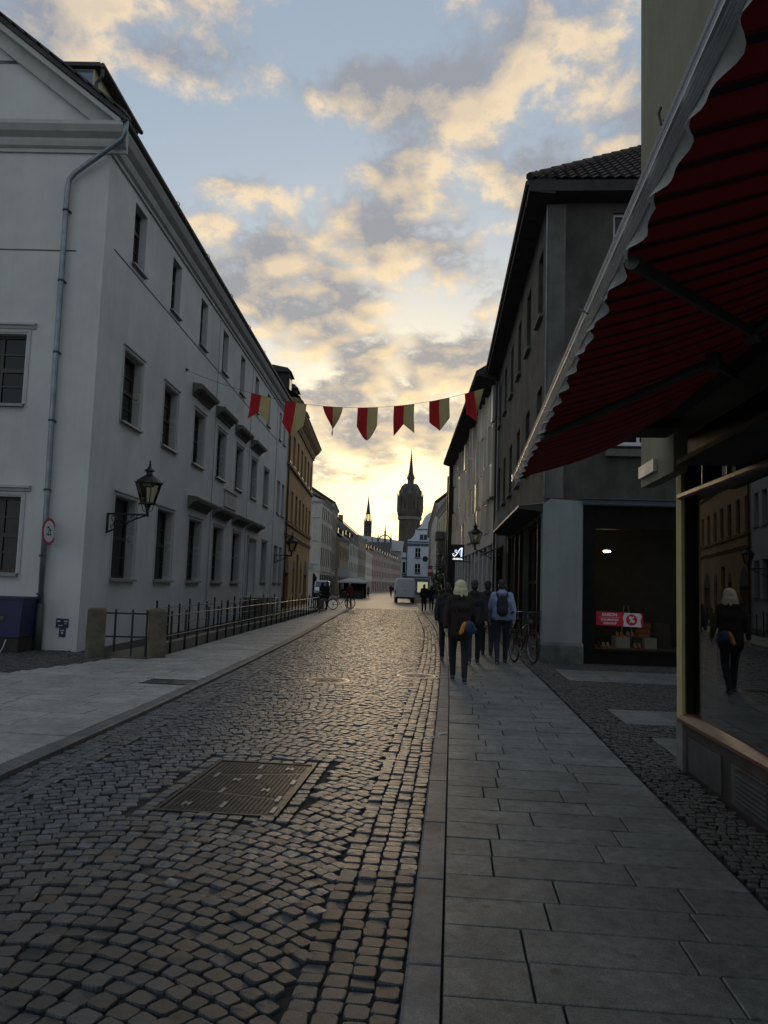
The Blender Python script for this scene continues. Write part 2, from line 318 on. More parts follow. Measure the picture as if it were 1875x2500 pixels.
def blob(name, caps, voxel, m, parent, iters=6, sub=False):
    """one continuous skin over tapered capsules (p0,r0,p1,r1) and ellipsoids (centre,(rx,ry,rz))"""
    mb = MB()
    for c in caps:
        if len(c) == 2:
            ctr, rad = c; pr = []
            for i in range(9):
                a = -math.pi/2+math.pi*i/8; pr.append((max(1e-4, math.cos(a)), math.sin(a)))
            b = len(mb.v); mb.lathe(pr, (0,0,0), 14)
            for k in range(b, len(mb.v)): v = mb.v[k]; mb.v[k] = Vector((ctr[0]+v.x*rad[0], ctr[1]+v.y*rad[1], ctr[2]+v.z*rad[2]))
            mb.f += [list(range(b, b+14))[::-1], list(range(len(mb.v)-14, len(mb.v)))]
        else:
            p0, r0, p1, r1 = Vector(c[0]), c[1], Vector(c[2]), c[3]; d = (p1-p0); L_ = d.length; d = d/L_ if L_ > 1e-6 else Vector((0,0,1))
            pts = []; rr = []
            for i in range(5):
                a = -math.pi/2+math.pi/2*i/4; pts.append(p0+d*(r0*math.sin(a))); rr.append(max(1e-3, r0*math.cos(a)))
            for i in range(5):
                a = math.pi/2*i/4; pts.append(p1+d*(r1*math.sin(a))); rr.append(max(1e-3, r1*math.cos(a)))
            b0 = len(mb.v); n = 12; x = d.orthogonal().normalized(); y = d.cross(x)
            for q, r_ in zip(pts, rr):
                for j in range(n): a = 2*math.pi*j/n; mb.v.append(q+x*(math.cos(a)*r_)+y*(math.sin(a)*r_))
            for i in range(len(pts)-1):
                for j in range(n): mb.f.append([b0+i*n+j, b0+i*n+(j+1)%n, b0+(i+1)*n+(j+1)%n, b0+(i+1)*n+j])
            mb.f += [[b0+j for j in range(n)][::-1], [b0+(len(pts)-1)*n+j for j in range(n)]]
    me = bpy.data.meshes.new(name); me.from_pydata([tuple(v) for v in mb.v], [], mb.f); me.update()
    o = bpy.data.objects.new('tmp', me); TMP.collection.objects.link(o)
    a = o.modifiers.new('r', 'REMESH'); a.mode = 'VOXEL'; a.voxel_size = voxel
    b = o.modifiers.new('s', 'SMOOTH'); b.factor = .5; b.iterations = iters
    TMP.view_layers[0].update(); dg = TMP.view_layers[0].depsgraph
    m2 = bpy.data.meshes.new_from_object(o.evaluated_get(dg)); bpy.data.objects.remove(o); bpy.data.meshes.remove(me)
    m2.polygons.foreach_set('use_smooth', [True]*len(m2.polygons)); m2.name = name; m2.materials.clear()
    return addmesh(name, m2, m, parent)
def interp(tab, y):
    return float(np.interp(y, [a for a,b in tab], [b for a,b in tab]))
# ------------------------------------------------------------------ ground, road, kerbs, pavements
def smooth_tab(t):
    y = np.arange(t[0][0], t[-1][0]+.01, .5); x = np.interp(y, [a for a,b in t], [b for a,b in t])
    xp = np.pad(x, 8, mode='reflect', reflect_type='odd'); x = np.convolve(xp, np.ones(17)/17, 'valid'); return list(zip(y, x))
KR = smooth_tab([(-6,-.15),(13,-.16),(20,-.26),(28.5,-.53),(35.2,-.94),(48,-1.75),(66.3,-3.0),(85,-4.4),(120,-7.6),(170,-12),(230,-17),(300,-22)])
KL = smooth_tab([(-6,-3.25),(5.84,-3.45),(11.4,-3.71),(15.2,-3.97),(22.7,-4.44),(33.2,-5.35),(47.7,-6.46),(58.1,-7.48),(67.4,-8.6),(72,-9.6),(76,-11.5),(80,-14.5)])
_kr = (np.array([a for a,b in KR]), np.array([b for a,b in KR])); _kl = (np.array([a for a,b in KL]), np.array([b for a,b in KL]))
def kr(y): return np.interp(y, *_kr)
def kl(y): return np.interp(y, *_kl)
def project(X, Y, Z):
    c = M.T @ np.array([X, Y, Z-1.6]); return 937.5+1880*c[0]/c[2], 1250-1880*c[1]/c[2]
g = MB().poly([(-3000,-60,-.12),(3000,-60,-.12),(3000,4000,-.12),(-3000,4000,-.12)]).build('ground', m_ground); tag(g, kind='structure')
def strip(name, m, ys, fa, fb, z, parent=None):
    b = MB(); A = [b.p(fa(y), y, z) for y in ys]; B = [b.p(fb(y), y, z) for y in ys]
    b.f = [[A[i],B[i],B[i+1],A[i+1]] for i in range(len(ys)-1)]; return b.build(name, m, parent)
road = strip('road', m_joint, list(np.arange(-6,80.5,1.0)), lambda y: kl(y)-.02, lambda y: kr(y)+.02, -.018); tag(road, kind='structure')
m_far = mat('far_cobbles', (.085,.08,.075), .5, .3, 7, 1.0, 9.0, bdist=.03)
fp = strip('far_paving', m_far, list(np.arange(53.8,301,3.0)), lambda y: kl(y) if y < 74 else -14-(y-74)*.12-8*(y > 76), lambda y: kr(y)+.02, -.012, road)

# cobble templates: (rounded block, 40 triangles)
def stone_template(k, hgt=.05, crown=.0012, shoulder=.0065, inset=.92):
    rg = np.random.default_rng(100+k); ang = np.linspace(0, 2*math.pi, 8, endpoint=False)+math.pi/8
    out = []
    for a in ang:
        c, s_ = math.cos(a), math.sin(a); q = .5*np.array([np.sign(c)*abs(c)**.40, np.sign(s_)*abs(s_)**.40])*(1+rg.uniform(-.11,.06)); out.append(q)
    out = np.array(out); V = []
    for sc, z in ((.98,-hgt),(1.0,-shoulder),(inset,0.0)):
        for i in range(8): V.append((out[i,0]*sc, out[i,1]*sc, z+(rg.uniform(-.0025,.0025) if z > -hgt else 0)))
    V.append((0,0,crown)); Fc = []
    for r in range(2):
        for i in range(8): Fc.append([r*8+i, r*8+(i+1)%8, (r+1)*8+(i+1)%8, (r+1)*8+i])
    for i in range(8): Fc.append([16+i, 16+(i+1)%8, 24])
    return np.array(V), Fc
NT = 12
TPL = [stone_template(k) for k in range(NT)]
def lay_stones(recs, parent, m, name, n_indiv=300, ymin=2.6, zscale=1.0, sink=0.0):
    """recs: (x,y,rot,len,wid,tilt) ; the largest in view become single objects, the others one joined part"""
    recs = [r for r in recs]; vis = []
    for i, r in enumerate(recs):
        if r[1] < ymin: continue
        px, py = project(r[0], r[1], 0)
        if -20 < px < 1895 and -20 < py < 2520: vis.append((r[1]/max(.05, r[3]), i))
    vis.sort(); single = {i for d, i in vis[:n_indiv]}
    tm = []
    for k, (V, Fc) in enumerate(TPL):
        me = bpy.data.meshes.new(name); me.from_pydata([tuple(v) for v in V], [], Fc); me.materials.append(m); tm.append(me)
    VV = []; FF = []; off = 0
    for i, (x, y, a, l, wd, tl) in enumerate(recs):
        k = int(RNG.integers(NT)); dz = RNG.normal(0, .0035)+sink; t2 = RNG.normal(0, tl)
        if i in single:
            o = bpy.data.objects.new(name, tm[k]); COL.objects.link(o); o.parent = parent; o.location = (x, y, dz); o.rotation_euler = (t2, RNG.normal(0, tl), a); o.scale = (l, wd, zscale)
        else:
            V, Fc = TPL[k]; c, s_ = math.cos(a), math.sin(a); X = V[:,0]*l; Y = V[:,1]*wd; Z = V[:,2]*zscale+Y*t2+dz
            VV.append(np.stack([x+X*c-Y*s_, y+X*s_+Y*c, Z], 1)); FF.append((k, off)); off += len(V)
    allv = np.concatenate(VV); faces = []
    for k, of in FF: faces += [[of+j for j in f] for f in TPL[k][1]]
    me = bpy.data.meshes.new(name+'_field'); me.from_pydata(allv.tolist(), [], faces); me.materials.append(m)
    o = bpy.data.objects.new(name+'_field', me); COL.objects.link(o); o.parent = parent; o['kind'] = 'stuff'
recs = []
MH = (-2.04, -1.165, 5.37, 6.94)       # service cover x0,x1,y0,y1
RM = [(-2.04,12.95,.37),(-.62,14.16,.36)]
def free(x, y, mrg=.0):
    if MH[0]-.16-mrg < x < MH[1]+.16+mrg and MH[2]-.16-mrg < y < MH[3]+.16+mrg: return False
    return all((x-a)**2+(y-b)**2 > (r+.05+mrg)**2 for a,b,r in RM)
SZ = .112; u = RNG.uniform
YMAX = 54
for j in range(4):                      # rows along the right kerb
    y = 1.0+u(0,.1)
    while y < YMAX:
        l = u(.085,.125); x = kr(y)-.062-j*.108
        if free(x, y+l/2): recs.append((x+u(-.006,.006), y+l/2, math.atan2(-(kr(y+1)-kr(y)), 1)*-1*-1+u(-.03,.03), .104, l-.005, .028))
        y += l
for j in range(4):                      # rows along the left kerb
    y = 1.0
    while y < YMAX:
        l = u(.085,.125); x = kl(y)+.062+j*.108
        if free(x, y+l/2): recs.append((x+u(-.006,.006), y+l/2, u(-.03,.03)+math.atan2(-(kl(y+1)-kl(y)),1), .104, l-.005, .028))
        y += l
k = -14
while True:                             # segmental arcs in between
    y0 = .4+k*SZ*(1.0); k += 1
    if y0 > YMAX: break
    xr, xl = kr(y0+.3)-.062-3.5*.108, kl(y0+.3)+.062+3.5*.108
    nb = 1 if y0 < 30 else 2; wb = (xr-xl)/nb
    for b in range(nb):
        xc = xl+wb*(b+.5); sag = .22*wb; t = -1.0+u(0,.06)
        while t < 1.0:
            sl = -2*sag*t/(wb/2); ca = 1/math.sqrt(1+sl*sl); ds = SZ*u(.86,1.14)*(.55+.45*ca); dt = ds/math.sqrt(1+sl*sl)/(wb/2)
            tm_ = t+dt/2; x = xc+tm_*wb/2; y = y0+sag*(1-tm_*tm_)-sag*.6
            if tm_ < 1.0 and y > .9 and free(x, y):
                recs.append((x, y+u(-.008,.008), math.atan(-2*sag*tm_/(wb/2))+u(-.05,.05), ds-.005, SZ*u(.92,.99)*max(.72,ca)-.003, .028))
            t += dt
x0,x1,y0,y1 = MH                        # border stones round the service cover
for n_, (ax, ay, bx, by) in enumerate([(x0-.06,y0-.12,x0-.06,y1+.12),(x1+.06,y0-.12,x1+.06,y1+.12),(x0,y0-.06,x1,y0-.06),(x0,y1+.06,x1,y1+.06)]):
    L_ = math.hypot(bx-ax, by-ay); c = int(L_/.105); an = math.atan2(by-ay, bx-ax)
    for i in range(c): f = (i+.5)/c; recs.append((ax+(bx-ax)*f, ay+(by-ay)*f, an+u(-.05,.05), L_/c-.008, .10*u(.9,1.05), .02))
for a,b,r in RM:
    c = 25
    for i in range(c): f = 2*math.pi*i/c; recs.append((a+(r+.05)*math.cos(f), b+(r+.05)*math.sin(f), f+math.pi/2, .10, .085, .02))
lay_stones(recs, road, m_cob, 'cobblestone')

# kerbs
def kerb(name, fx, sgn, wdt, y0, y1, ztop):
    base = strip(name, m_joint, list(np.arange(y0, y1, 1.0)), lambda y: fx(y)+sgn*.01, lambda y: fx(y)+sgn*(wdt-.01), -.02); tag(base, kind='structure')
    y = y0; n = 0
    while y < y1-1.2:
        L_ = u(.9,1.15) if y < 30 else 2.0
        b = MB(); ch = .012; g_ = .006; ring = []
        for (s0, zz) in ((0,-.15),(0,ztop-ch),(ch,ztop)):
            r_ = []
            for (yy, oo) in ((y+g_+s0*.6, s0),(y+L_-g_-s0*.6, s0),(y+L_-g_-s0*.6, wdt-.004-s0*.3),(y+g_+s0*.6, wdt-.004-s0*.3)):
                r_.append(b.p(float(fx(yy)+sgn*oo), float(yy), zz))
            ring.append(r_)
        for a_ in range(2):
            for i in range(4): b.f.append([ring[a_][i],ring[a_][(i+1)%4],ring[a_+1][(i+1)%4],ring[a_+1][i]])
        b.f.append(ring[2]); b.build('kerb_stone', m_kerb, base); y += L_; n += 1
    return base
KT = .045
kerb('right_kerb', kr, 1, .15, -4, 74, KT)
kerb('left_kerb', kl, -1, .16, -4, 76, KT)

def quad_slab(pts, z, th=.05, g_=.005, ch=.004):
    tl = [random.gauss(0,.0013) for _ in range(4)]; b = MB(); rings = []
    for sh, zz in ((g_, z-th),(g_, z-ch),(g_+ch, z)):
        r_ = []
        for i in range(4):
            p, q, o_ = np.array(pts[i]), np.array(pts[(i+1)%4]), np.array(pts[i-1])
            e1 = (q-p)/max(1e-6, np.linalg.norm(q-p)); e2 = (o_-p)/max(1e-6, np.linalg.norm(o_-p)); w_ = p+(e1+e2)*sh; r_.append(b.p(float(w_[0]), float(w_[1]), zz+(tl[i] if zz > z-th else 0)))
        rings.append(r_)
    for a_ in range(2):
        for i in range(4): b.f.append([rings[a_][i],rings[a_][(i+1)%4],rings[a_+1][(i+1)%4],rings[a_+1][i]])
    b.f.append(rings[2]); return b
def lay_slabs(quads, parent, z, n_indiv=300, m_slab=m_slab):
    q2 = []
    for q in quads:
        cx, cy = sum(p[0] for p in q)/4, sum(p[1] for p in q)/4; px, py = project(cx, max(cy,.5), 0)
        seen = cy > 2 and -150 < px < 2025 and py < 2600; q2.append((0 if seen else 1, cy, q))
    q2.sort(key=lambda t: (t[0], t[1])); rest = MB()
    for i, (s_, cy, q) in enumerate(q2):
        dz = random.gauss(0, .0014); b = quad_slab(q, z+dz, g_=.005 if m_slab is not m_slabl else .010)
        if i < n_indiv and s_ == 0: b.build('paving_slab', m_slab, parent)
        else: rest.raw(b.v, b.f)
    if rest.v: o = rest.build('paving_slab_field', m_slab, parent); o['kind'] = 'stuff'
# right pavement
rp = strip('right_pavement', m_joint, list(np.arange(-4,100,1.0)), lambda y: kr(y)+.15, lambda y: 7.0 if y < 18 else 3.0, .012); tag(rp, kind='structure')
quads = []; y = -1.0; rowi = 0
while y < 74:
    d = .318 if y < 40 else .64; w0 = 1.62; t = 0.0; L_ = u(.25,.6)
    while t < w0-.001:
        e = min(w0, t+L_)
        if w0-e < .18: e = w0
        quads.append([(float(kr(yy)+.15+tt), float(yy)) for yy, tt in ((y,t),(y,e),(y+d,e),(y+d,t))]); t = e; L_ = u(.58,.80)
    y += d
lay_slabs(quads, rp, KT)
# side street opening on the right: small cobbles with slab crossings
patches = [(2.12,9.68,4.6,10.85,.62,.58),(2.1,14.1,6.5,16.0,.75,.95),(2.2,7.75,4.5,8.85,1.2,1.1)]
ss = MB().poly([(1.6,7.2,.013),(22,7.2,.013),(22,17.8,.013),(1.6,17.8,.013)]).build('side_street', m_joint); tag(ss, kind='structure')
quads = []
for a,b,c,d,l,wd in patches:
    y = b
    while y < d-.05:
        x = a
        while x < c: quads.append([(x,y),(x+l,y),(x+l,min(d,y+wd)),(x,min(d,y+wd))]); x += l
        y += wd
lay_slabs(quads, ss, KT)
def inpatch(x, y): return any(a-.03 < x < c+.35 and b-.03 < y < d+.03 for a,b,c,d,l,wd in patches)
recs2 = []; s2 = .066
for i in range(int((17.7-1.0)/s2)):
    y = 1.0+i*s2; xa = float(kr(y))+.15+1.62+.045; xb = 2.08 if y < 7.4 else (6.2 if y < 17.3 else 2.0)
    x = xa+u(0,.05)
    while x < xb:
        l = s2*u(.85,1.2)
        if not inpatch(x, y): recs2.append((x, y+u(-.008,.008)+.03*math.sin(x*3.1), u(-.18,.18), l-.007, s2*u(.84,.95), .04))
        x += l
y = 17.75
while y < 33:
    x = float(kr(y))+.15+1.62+.05
    while x < 2.1-(y-17.7)*.018: recs2.append((x, y, u(-.15,.15), .085, .08, .04)); x += .1
    y += .1
lay_stones(recs2, ss, m_cob2, 'small_cobblestone', 300, 2.0, .6, KT-.004)
# left pavement
def xfence(y): return float(np.interp(y, [15.0,16.1,17.1,21,25.2,30,38,46], [-5.86,-5.92,-5.96,-6.2,-6.44,-6.68,-7.2,-7.75]))
lp_ = strip('left_pavement', m_joint, list(np.arange(-4,82,1.0)), lambda y: -22, lambda y: kl(y)-.15, .011); tag(lp_, kind='structure')
def leftlimit(y):
    if y < 14.6: return -13.0 if y < 9 else float(np.interp(y, [9,11.6,13.3,14.6],[-9.5,-7.0,-6.6,-6.45]))
    return xfence(y)+.02 if y < 44 else float(np.interp(y, [44,60,80],[-10,-12.5,-16]))
quads = []; y = -1.0
while y < 78:
    d = .40 if y < 30 else .8; t = .16; L_ = u(.3,.9); wl = float(kl(y))-leftlimit(y)
    while t < wl-.001:
        e = min(wl, t+L_)
        if wl-e < .25: e = wl
        quads.append([(float(kl(yy)-tt), float(yy)) for yy, tt in ((y,e),(y,t),(y+d,t),(y+d,e))]); t = e; L_ = u(.7,1.15) if y < 30 else 1.4
    y += d
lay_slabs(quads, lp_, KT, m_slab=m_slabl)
recs3 = []
yy = 9.0
while yy < 16.2:
    x = leftlimit(yy) - .06 if yy < 14.6 else -7.1
    while x > -12.5:
        if not (x > -7.9 and yy > 15.5): recs3.append((x, yy+u(-.01,.01), u(-.15,.15), .095, .09, .04))
        x -= .11
    yy += .105
lay_stones(recs3, lp_, m_cob2, 'small_cobblestone', 150, 2.0, .6, KT-.006)

# covers in the road
t = thing('service_cover', (-1.6,6.15,0), 'large rectangular cast iron cover with three plates set among the cobbles', 'manhole cover')
fx0,fx1,fy0,fy1 = MH
b = MB()
for a in ((fx0,fx0+.03,fy0,fy1),(fx1-.03,fx1,fy0,fy1),(fx0+.03,fx1-.03,fy0,fy0+.03),(fx0+.03,fx1-.03,fy1-.03,fy1)): b.box(*a, -.08, .004)
b.build('frame', m_iron, t)
cut1 = [(fx0+.034, fy0+.62),(fx1-.034, fy0+.45)]; cut2 = [(fx0+.034, fy1-.50),(fx1-.034, fy1-.30)]
lines = [[(fx0+.034,fy0+.034),(fx1-.034,fy0+.034)], cut1, cut2, [(fx0+.034,fy1-.034),(fx1-.034,fy1-.034)]]
def yline(l, x): (a,b_),(c,d_) = l; return b_+(d_-b_)*(x-a)/(c-a)
for i in range(3):
    l0, l1 = lines[i], lines[i+1]; e = .004
    b = MB(); bot = [b.p(l0[0][0],l0[0][1]+e,-.06),b.p(l0[1][0],l0[1][1]+e,-.06),b.p(l1[1][0],l1[1][1]-e,-.06),b.p(l1[0][0],l1[0][1]-e,-.06)]
    top = [b.p(l0[0][0],l0[0][1]+e,-.004),b.p(l0[1][0],l0[1][1]+e,-.004),b.p(l1[1][0],l1[1][1]-e,-.004),b.p(l1[0][0],l1[0][1]-e,-.004)]
    b.f += [top]+[[bot[j],bot[(j+1)%4],top[(j+1)%4],top[j]] for j in range(4)]
    pl = b.build('cover_plate', m_iron, t)
    st = MB(); x = fx0+.06; c_ = 0
    while x < fx1-.075:
        ya, yb = yline(l0, x)+.02, yline(l1, x)-.02; yv = ya
        while yv < yb-.03:
            st.box(x, x+.019, yv, yv+.022, -.006, -.001); st.box(x+.019, x+.030, yv+.010, yv+.017, -.006, -.001); yv += .029
        x += .034; c_ += 1
    st.build('anti_slip_studs', m_iron, pl)
m_wear = mat('worn_iron', (.30,.29,.27), .35, .2, 10, .2, 60, metal=.8)
for (hx, hy) in ((-1.86,5.56),(-1.70,6.28),(-1.40,6.02),(-1.36,6.72)):
    b = MB().box(hx-.03,hx-.012,hy-.045,hy+.045,-.006,.006).box(hx+.012,hx+.03,hy-.045,hy+.045,-.006,.006).box(hx-.012,hx+.012,hy-.014,hy+.014,-.006,.006); b.build('lifting_socket', m_wear, t)
for (hx, hy) in ((-1.6,5.58),(-1.55,6.4),(-1.72,5.95),(-1.25,5.8),(-1.9,6.4),(-1.24,6.3),(-1.62,6.75),(-1.22,5.52)):
    MB().box(hx-.016,hx+.016,hy-.07,hy+.07,-.006,.005).build('label_bar', m_wear, t)
for n_, (a,b_,r) in enumerate(RM):
    t = thing('round_manhole_cover', (a,b_,0), ['round ringed manhole cover left of the middle of the road','faint round manhole cover beside the right kerb, near the group of walkers'][n_], 'manhole cover', 'round manhole covers')
    b = MB(); b.lathe([(r,-.08),(r,.003),(r-.04,.003),(r-.04,-.03)], (a,b_,0), 36); b.build('frame_ring', m_wear, t)
    b = MB(); b.lathe([(r-.05,-.05),(r-.05,.000),(r-.10,.000),(r-.105,-.008),(r-.15,-.008),(r-.155,.0),(r-.19,.0),(r-.195,-.006),(.01,-.006)], (a,b_,0), 36); lid = b.build('lid', m_iron, t)
    for j in range(8):
        f = j*math.pi/4; q = MB(Fr((a,b_),(math.cos(f),math.sin(f)))); q.box(.03,r-.2,-.012,.012,-.01,.001); q.build('rib', m_iron, lid)
dg_ = thing('gutter_grate', (-3.95,11.6,KT), 'small dark drain grate let into the left pavement at the kerb', 'drain grate')
for y_ in (11.28,11.78): MB().box(-4.62,-3.92,y_,y_+.04,-.01,KT+.008).build('frame_bar', m_iron, dg_)
for i in range(14): MB().box(-4.6+i*.05,-4.575+i*.05,11.32,11.78,-.01,KT+.006).build('bar', m_iron, dg_)
tag(MB().tube([(-.22,8.3,.012),(-.17,8.36,.016),(-.10,8.42,.05),(-.03,8.47,.052)],.008,5).build('paper_scrap', mat('paper',(.7,.68,.62),.8)), 'thin pale twist of paper lying on the right kerb edge', 'litter')
# ------------------------------------------------------------------ generic window
def window(parent, fr, a, b, c, d, depth=.22, nx=2, nz=4, fm=None, pm=None, sill=.06, sillm=None, bar=.045, o=0.0, transom=None):
    """part: window frame; sub-parts: panes and sill. (a,b,c,d)=u0,u1,z0,z1 of the opening"""
    fm = fm or m_frame; pm = pm or m_pane; q = o-depth; m = MB(fr); fw = .06 if b-a > .7 else .045
    m.box(a,a+fw,q-.05,q+.02,c,d).box(b-fw,b,q-.05,q+.02,c,d).box(a+fw,b-fw,q-.05,q+.02,c,c+fw).box(a+fw,b-fw,q-.05,q+.02,d-fw,d)
    us = [a+fw+(b-a-2*fw)*i/nx for i in range(nx+1)]; zs = [c+fw+(d-c-2*fw)*i/nz for i in range(nz+1)]
    for i in range(1,nx): m.box(us[i]-bar*.7,us[i]+bar*.7,q-.045,q+.014,c+fw,d-fw)
    for j in range(1,nz):
        w_ = bar*(1.0 if transom == j else .4)
        for i in range(nx): m.box(us[i]+(bar*.7 if i else 0),us[i+1]-(bar*.7 if i < nx-1 else 0),q-.04,q+.008+(.012 if transom == j else 0),zs[j]-w_,zs[j]+w_)
    wn = m.build('window', fm, parent)
    for i in range(nx):
        for j in range(nz):
            g_ = MB(fr); tl = random.uniform(-.004,.004); g_.poly([(us[i],q-.02,zs[j]),(us[i+1],q-.02+tl,zs[j]),(us[i+1],q-.02+tl*.5,zs[j+1]),(us[i],q-.02-tl*.5,zs[j+1])]); g_.build('pane', pm, wn)
    if sill: MB(fr).extr([(q,c+.012),(o+.10,c-.012),(o+.10,c-sill),(o-.001,c-sill),(o-.001,c+.002),(q,c+.002)], a-.06, b+.06).build('sill', sillm or m_sillm, wn)
    return wn
def stone_reveal(fr, m, a, b, c, d, o):
    """shallow moulded band round an opening (set into the parent mesh m)"""
    m.box(a-.11,a-.035,o-.02,o+.022,c,d+.13).box(b+.035,b+.11,o-.02,o+.022,c,d+.13).box(a-.035,b+.035,o-.02,o+.022,d+.045,d+.13)
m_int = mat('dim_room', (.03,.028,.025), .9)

# ------------------------------------------------------------------ white corner building on the left
PL = (-7.82,15.71); UL = (-0.06592,0.99782); NL = (UL[1],-UL[0])
fL = Fr(PL, UL, NL); fG = Fr(PL, (-UL[1],UL[0]), (-UL[0],-UL[1]))
wb = thing('white_building', (PL[0],PL[1],0), 'long pale grey plastered three storey building with gable end along the left pavement', 'building')
LEN = 27.4; ZW = 11.05
att = [(1.70+3.12*i, 2.56+3.12*i, 9.22, 10.76) for i in range(7)]+[(24.15,24.85,9.22,10.70),(25.6,26.3,9.22,10.70)]
mid = [(1.6+3.13*i, 2.92+3.13*i, 5.32, 7.03) for i in range(7)]+[(24.35,25.3,5.30,7.05),(25.95,26.9,5.30,7.05)]
grd = [(1.6+3.15*i, 3.1+3.15*i, 1.57, 3.52) for i in range(5)]+[(20.6,22.0,1.62,3.54),(24.2,25.4,1.62,3.55),(25.95,27.0,1.62,3.55)]
door = (17.25,19.0,.95,3.40)
MB(fL).wall(0,LEN,-.1,ZW, att+mid+grd+[door], 0, .30).build('street_wall', m_white, wb)
gw = [(1.57,2.77,5.27,6.82),(1.42,2.72,1.62,3.25),(4.6,5.8,5.27,6.82),(4.5,5.8,1.62,3.25)]
MB(fG).wall(0,12,-.1,ZW, gw, 0, .30).build('gable_wall', m_white, wb)
for w_ in att: window(wb, fL, *w_, depth=.20, nx=1 if w_[1]-w_[0] < .8 else 2, nz=3, sill=.05, transom=2)
for w_ in mid: window(wb, fL, *w_, depth=.24, nx=2, nz=4, sill=.06, transom=2)
for w_ in grd: window(wb, fL, *w_, depth=.25, nx=2, nz=4, sill=.07, transom=2)
for w_ in gw: window(wb, fG, *w_, depth=.20, nx=3 if w_[1]-w_[0] > 1.25 else 2, nz=4, sill=.07, transom=2)
# carved reveals and surrounds
for i, w_ in enumerate(mid[:7]+grd[:6]):
    a,b,c,d = w_; q = MB(fL)
    q.box(a-.09,a-.02,.0,.018,c,d+.09).box(b+.02,b+.09,.0,.018,c,d+.09).box(a-.02,b+.02,.0,.018,d+.02,d+.09)
    q.box(a-.12,b+.12,.018,.05,d+.09,d+.13)
    for s_ in (0,1):                       # panel and roundel on the jambs
        uu = (a+.001, a+.014) if s_ == 0 else (b-.014, b-.001)
        zc = c+.62*(d-c)-.25
        q.box(uu[0],uu[1],-.20,-.03,c+.10,zc-.14); q.box(uu[0],uu[1],-.20,-.03,zc+.17,d-.10); q.box(uu[0],uu[1]+(.0),-.21,-.02,zc-.13,zc-.09)
    q.build('window_surround', m_trim, wb)
    for s_ in (0,1):
        zc = c+.62*(d-c)-.25; uu = a+.001 if s_ == 0 else b-.001
        p = fL.pt(uu, -.115, zc+.03); nd = fL.U*(1 if s_ == 0 else -1)
        MB().disc(p, nd, .085, .014, 20).disc(p+nd*.014, nd, .06, .012, 16).build('roundel', m_trim, wb)
for w_ in gw[:2]:
    a,b,c,d = w_; q = MB(fG); q.box(a-.10,a-.03,0,.02,c,d+.1).box(b+.03,b+.1,0,.02,c,d+.1).box(a-.03,b+.03,0,.02,d+.03,d+.1)
    q.extr([(0,d+.1),(.03,d+.12),(.05,d+.17),(.09,d+.19),(.09,d+.23),(0,d+.25)], a-.2, b+.2); q.build('window_surround', m_trim, wb)
hood = [(.0,0),(.05,.0),(.07,.07),(.14,.10),(.16,.16),(.30,.19),(.34,.27),(.34,.32),(.30,.34),(0,.38)]
for a,b,z in [(7.45,9.65,7.42),(10.58,12.78,7.42),(13.72,15.92,7.42),(16.85,19.05,7.42),(7.6,10.05,3.86),(10.75,13.2,3.86),(13.9,16.3,3.86),(16.75,19.5,3.86)]:
    MB(fL).extr([(o_,z+zz) for o_,zz in hood], a, b).build('window_hood', m_hood, wb)
# main cornice (street side and gable side), gutter, roof
corn = [(0,10.98),(.05,10.98),(.05,11.06),(.12,11.10),(.16,11.20),(.16,11.26),(.30,11.34),(.38,11.46),(.38,11.55),(0,11.58)]
MB(fL).extr(corn, 0.02, LEN).build('cornice', m_trim, wb)
MB(fG).extr(corn, -.38, 12.2).build('cornice', m_trim, wb)
gpr = [(.40+.085*math.cos(a), 11.60+.085*math.sin(a)) for a in np.linspace(math.pi, 2*math.pi, 9)]+[(.40+.072*math.cos(a), 11.605+.072*math.sin(a)) for a in np.linspace(2*math.pi, math.pi, 9)]
gut = MB(fL).extr(gpr, -.42, LEN+.05).build('gutter', m_gutter, wb)
for i in range(9):
    q = MB(fL); uu = .3+i*3.3; q.tube([(uu,.44,11.58),(uu,.47,11.70),(uu,.40,11.76),(uu,.34,11.70)],.012,5); q.build('snow_hook', m_gutter, wb)
SL = .77; RZ = 11.58
q = MB(fL)
q.poly([(-.35,.42,RZ),(LEN,.42,RZ),(LEN,-5.9,RZ+6.32*SL),(-.35,-5.9,RZ+6.32*SL)]).poly([(-.35,.42,RZ+.12),(LEN,.42,RZ+.12),(LEN,-5.9,RZ+6.32*SL+.12),(-.35,-5.9,RZ+6.32*SL+.12)])
q.poly([(-.35,.42,RZ),(-.35,.42,RZ+.12),(-.35,-5.9,RZ+6.32*SL+.12),(-.35,-5.9,RZ+6.32*SL)]).poly([(-.35,.42,RZ),(LEN,.42,RZ),(LEN,.42,RZ+.12),(-.35,.42,RZ+.12)])
q.poly([(-.35,-5.9,RZ+6.32*SL+.12),(LEN,-5.9,RZ+6.32*SL+.12),(LEN,-12.2,RZ),(-.35,-12.2,RZ)])
roof = q.build('roof', m_roofd, wb)
for i in range(26):                       # verge tiles on the gable slope
    f = i*.30; z0 = RZ+.12+(f)*SL; MB(fL).raw([fL.pt(*p) for p in [(-.42,.45-f,z0-.02),(-.10,.45-f,z0+.0),(-.10,.10-f,z0+.35*SL+.03),(-.42,.10-f,z0+.35*SL+.03),(-.42,.45-f,z0+.045),(-.10,.45-f,z0+.055),(-.10,.10-f,z0+.35*SL+.05),(-.42,.10-f,z0+.35*SL+.05)]], [[0,1,2,3],[4,5,6,7],[0,1,5,4],[0,4,7,3],[1,2,6,5]]).build('verge_tile', m_roofd, wb)
q = MB(fG); q.prism([(-.0,11.58),(12,11.58),(6,11.58+6*SL),(5.9,11.58+5.9*SL)], -.02, -.3); q.build('gable_pediment', m_white, wb)
q = MB(fG)
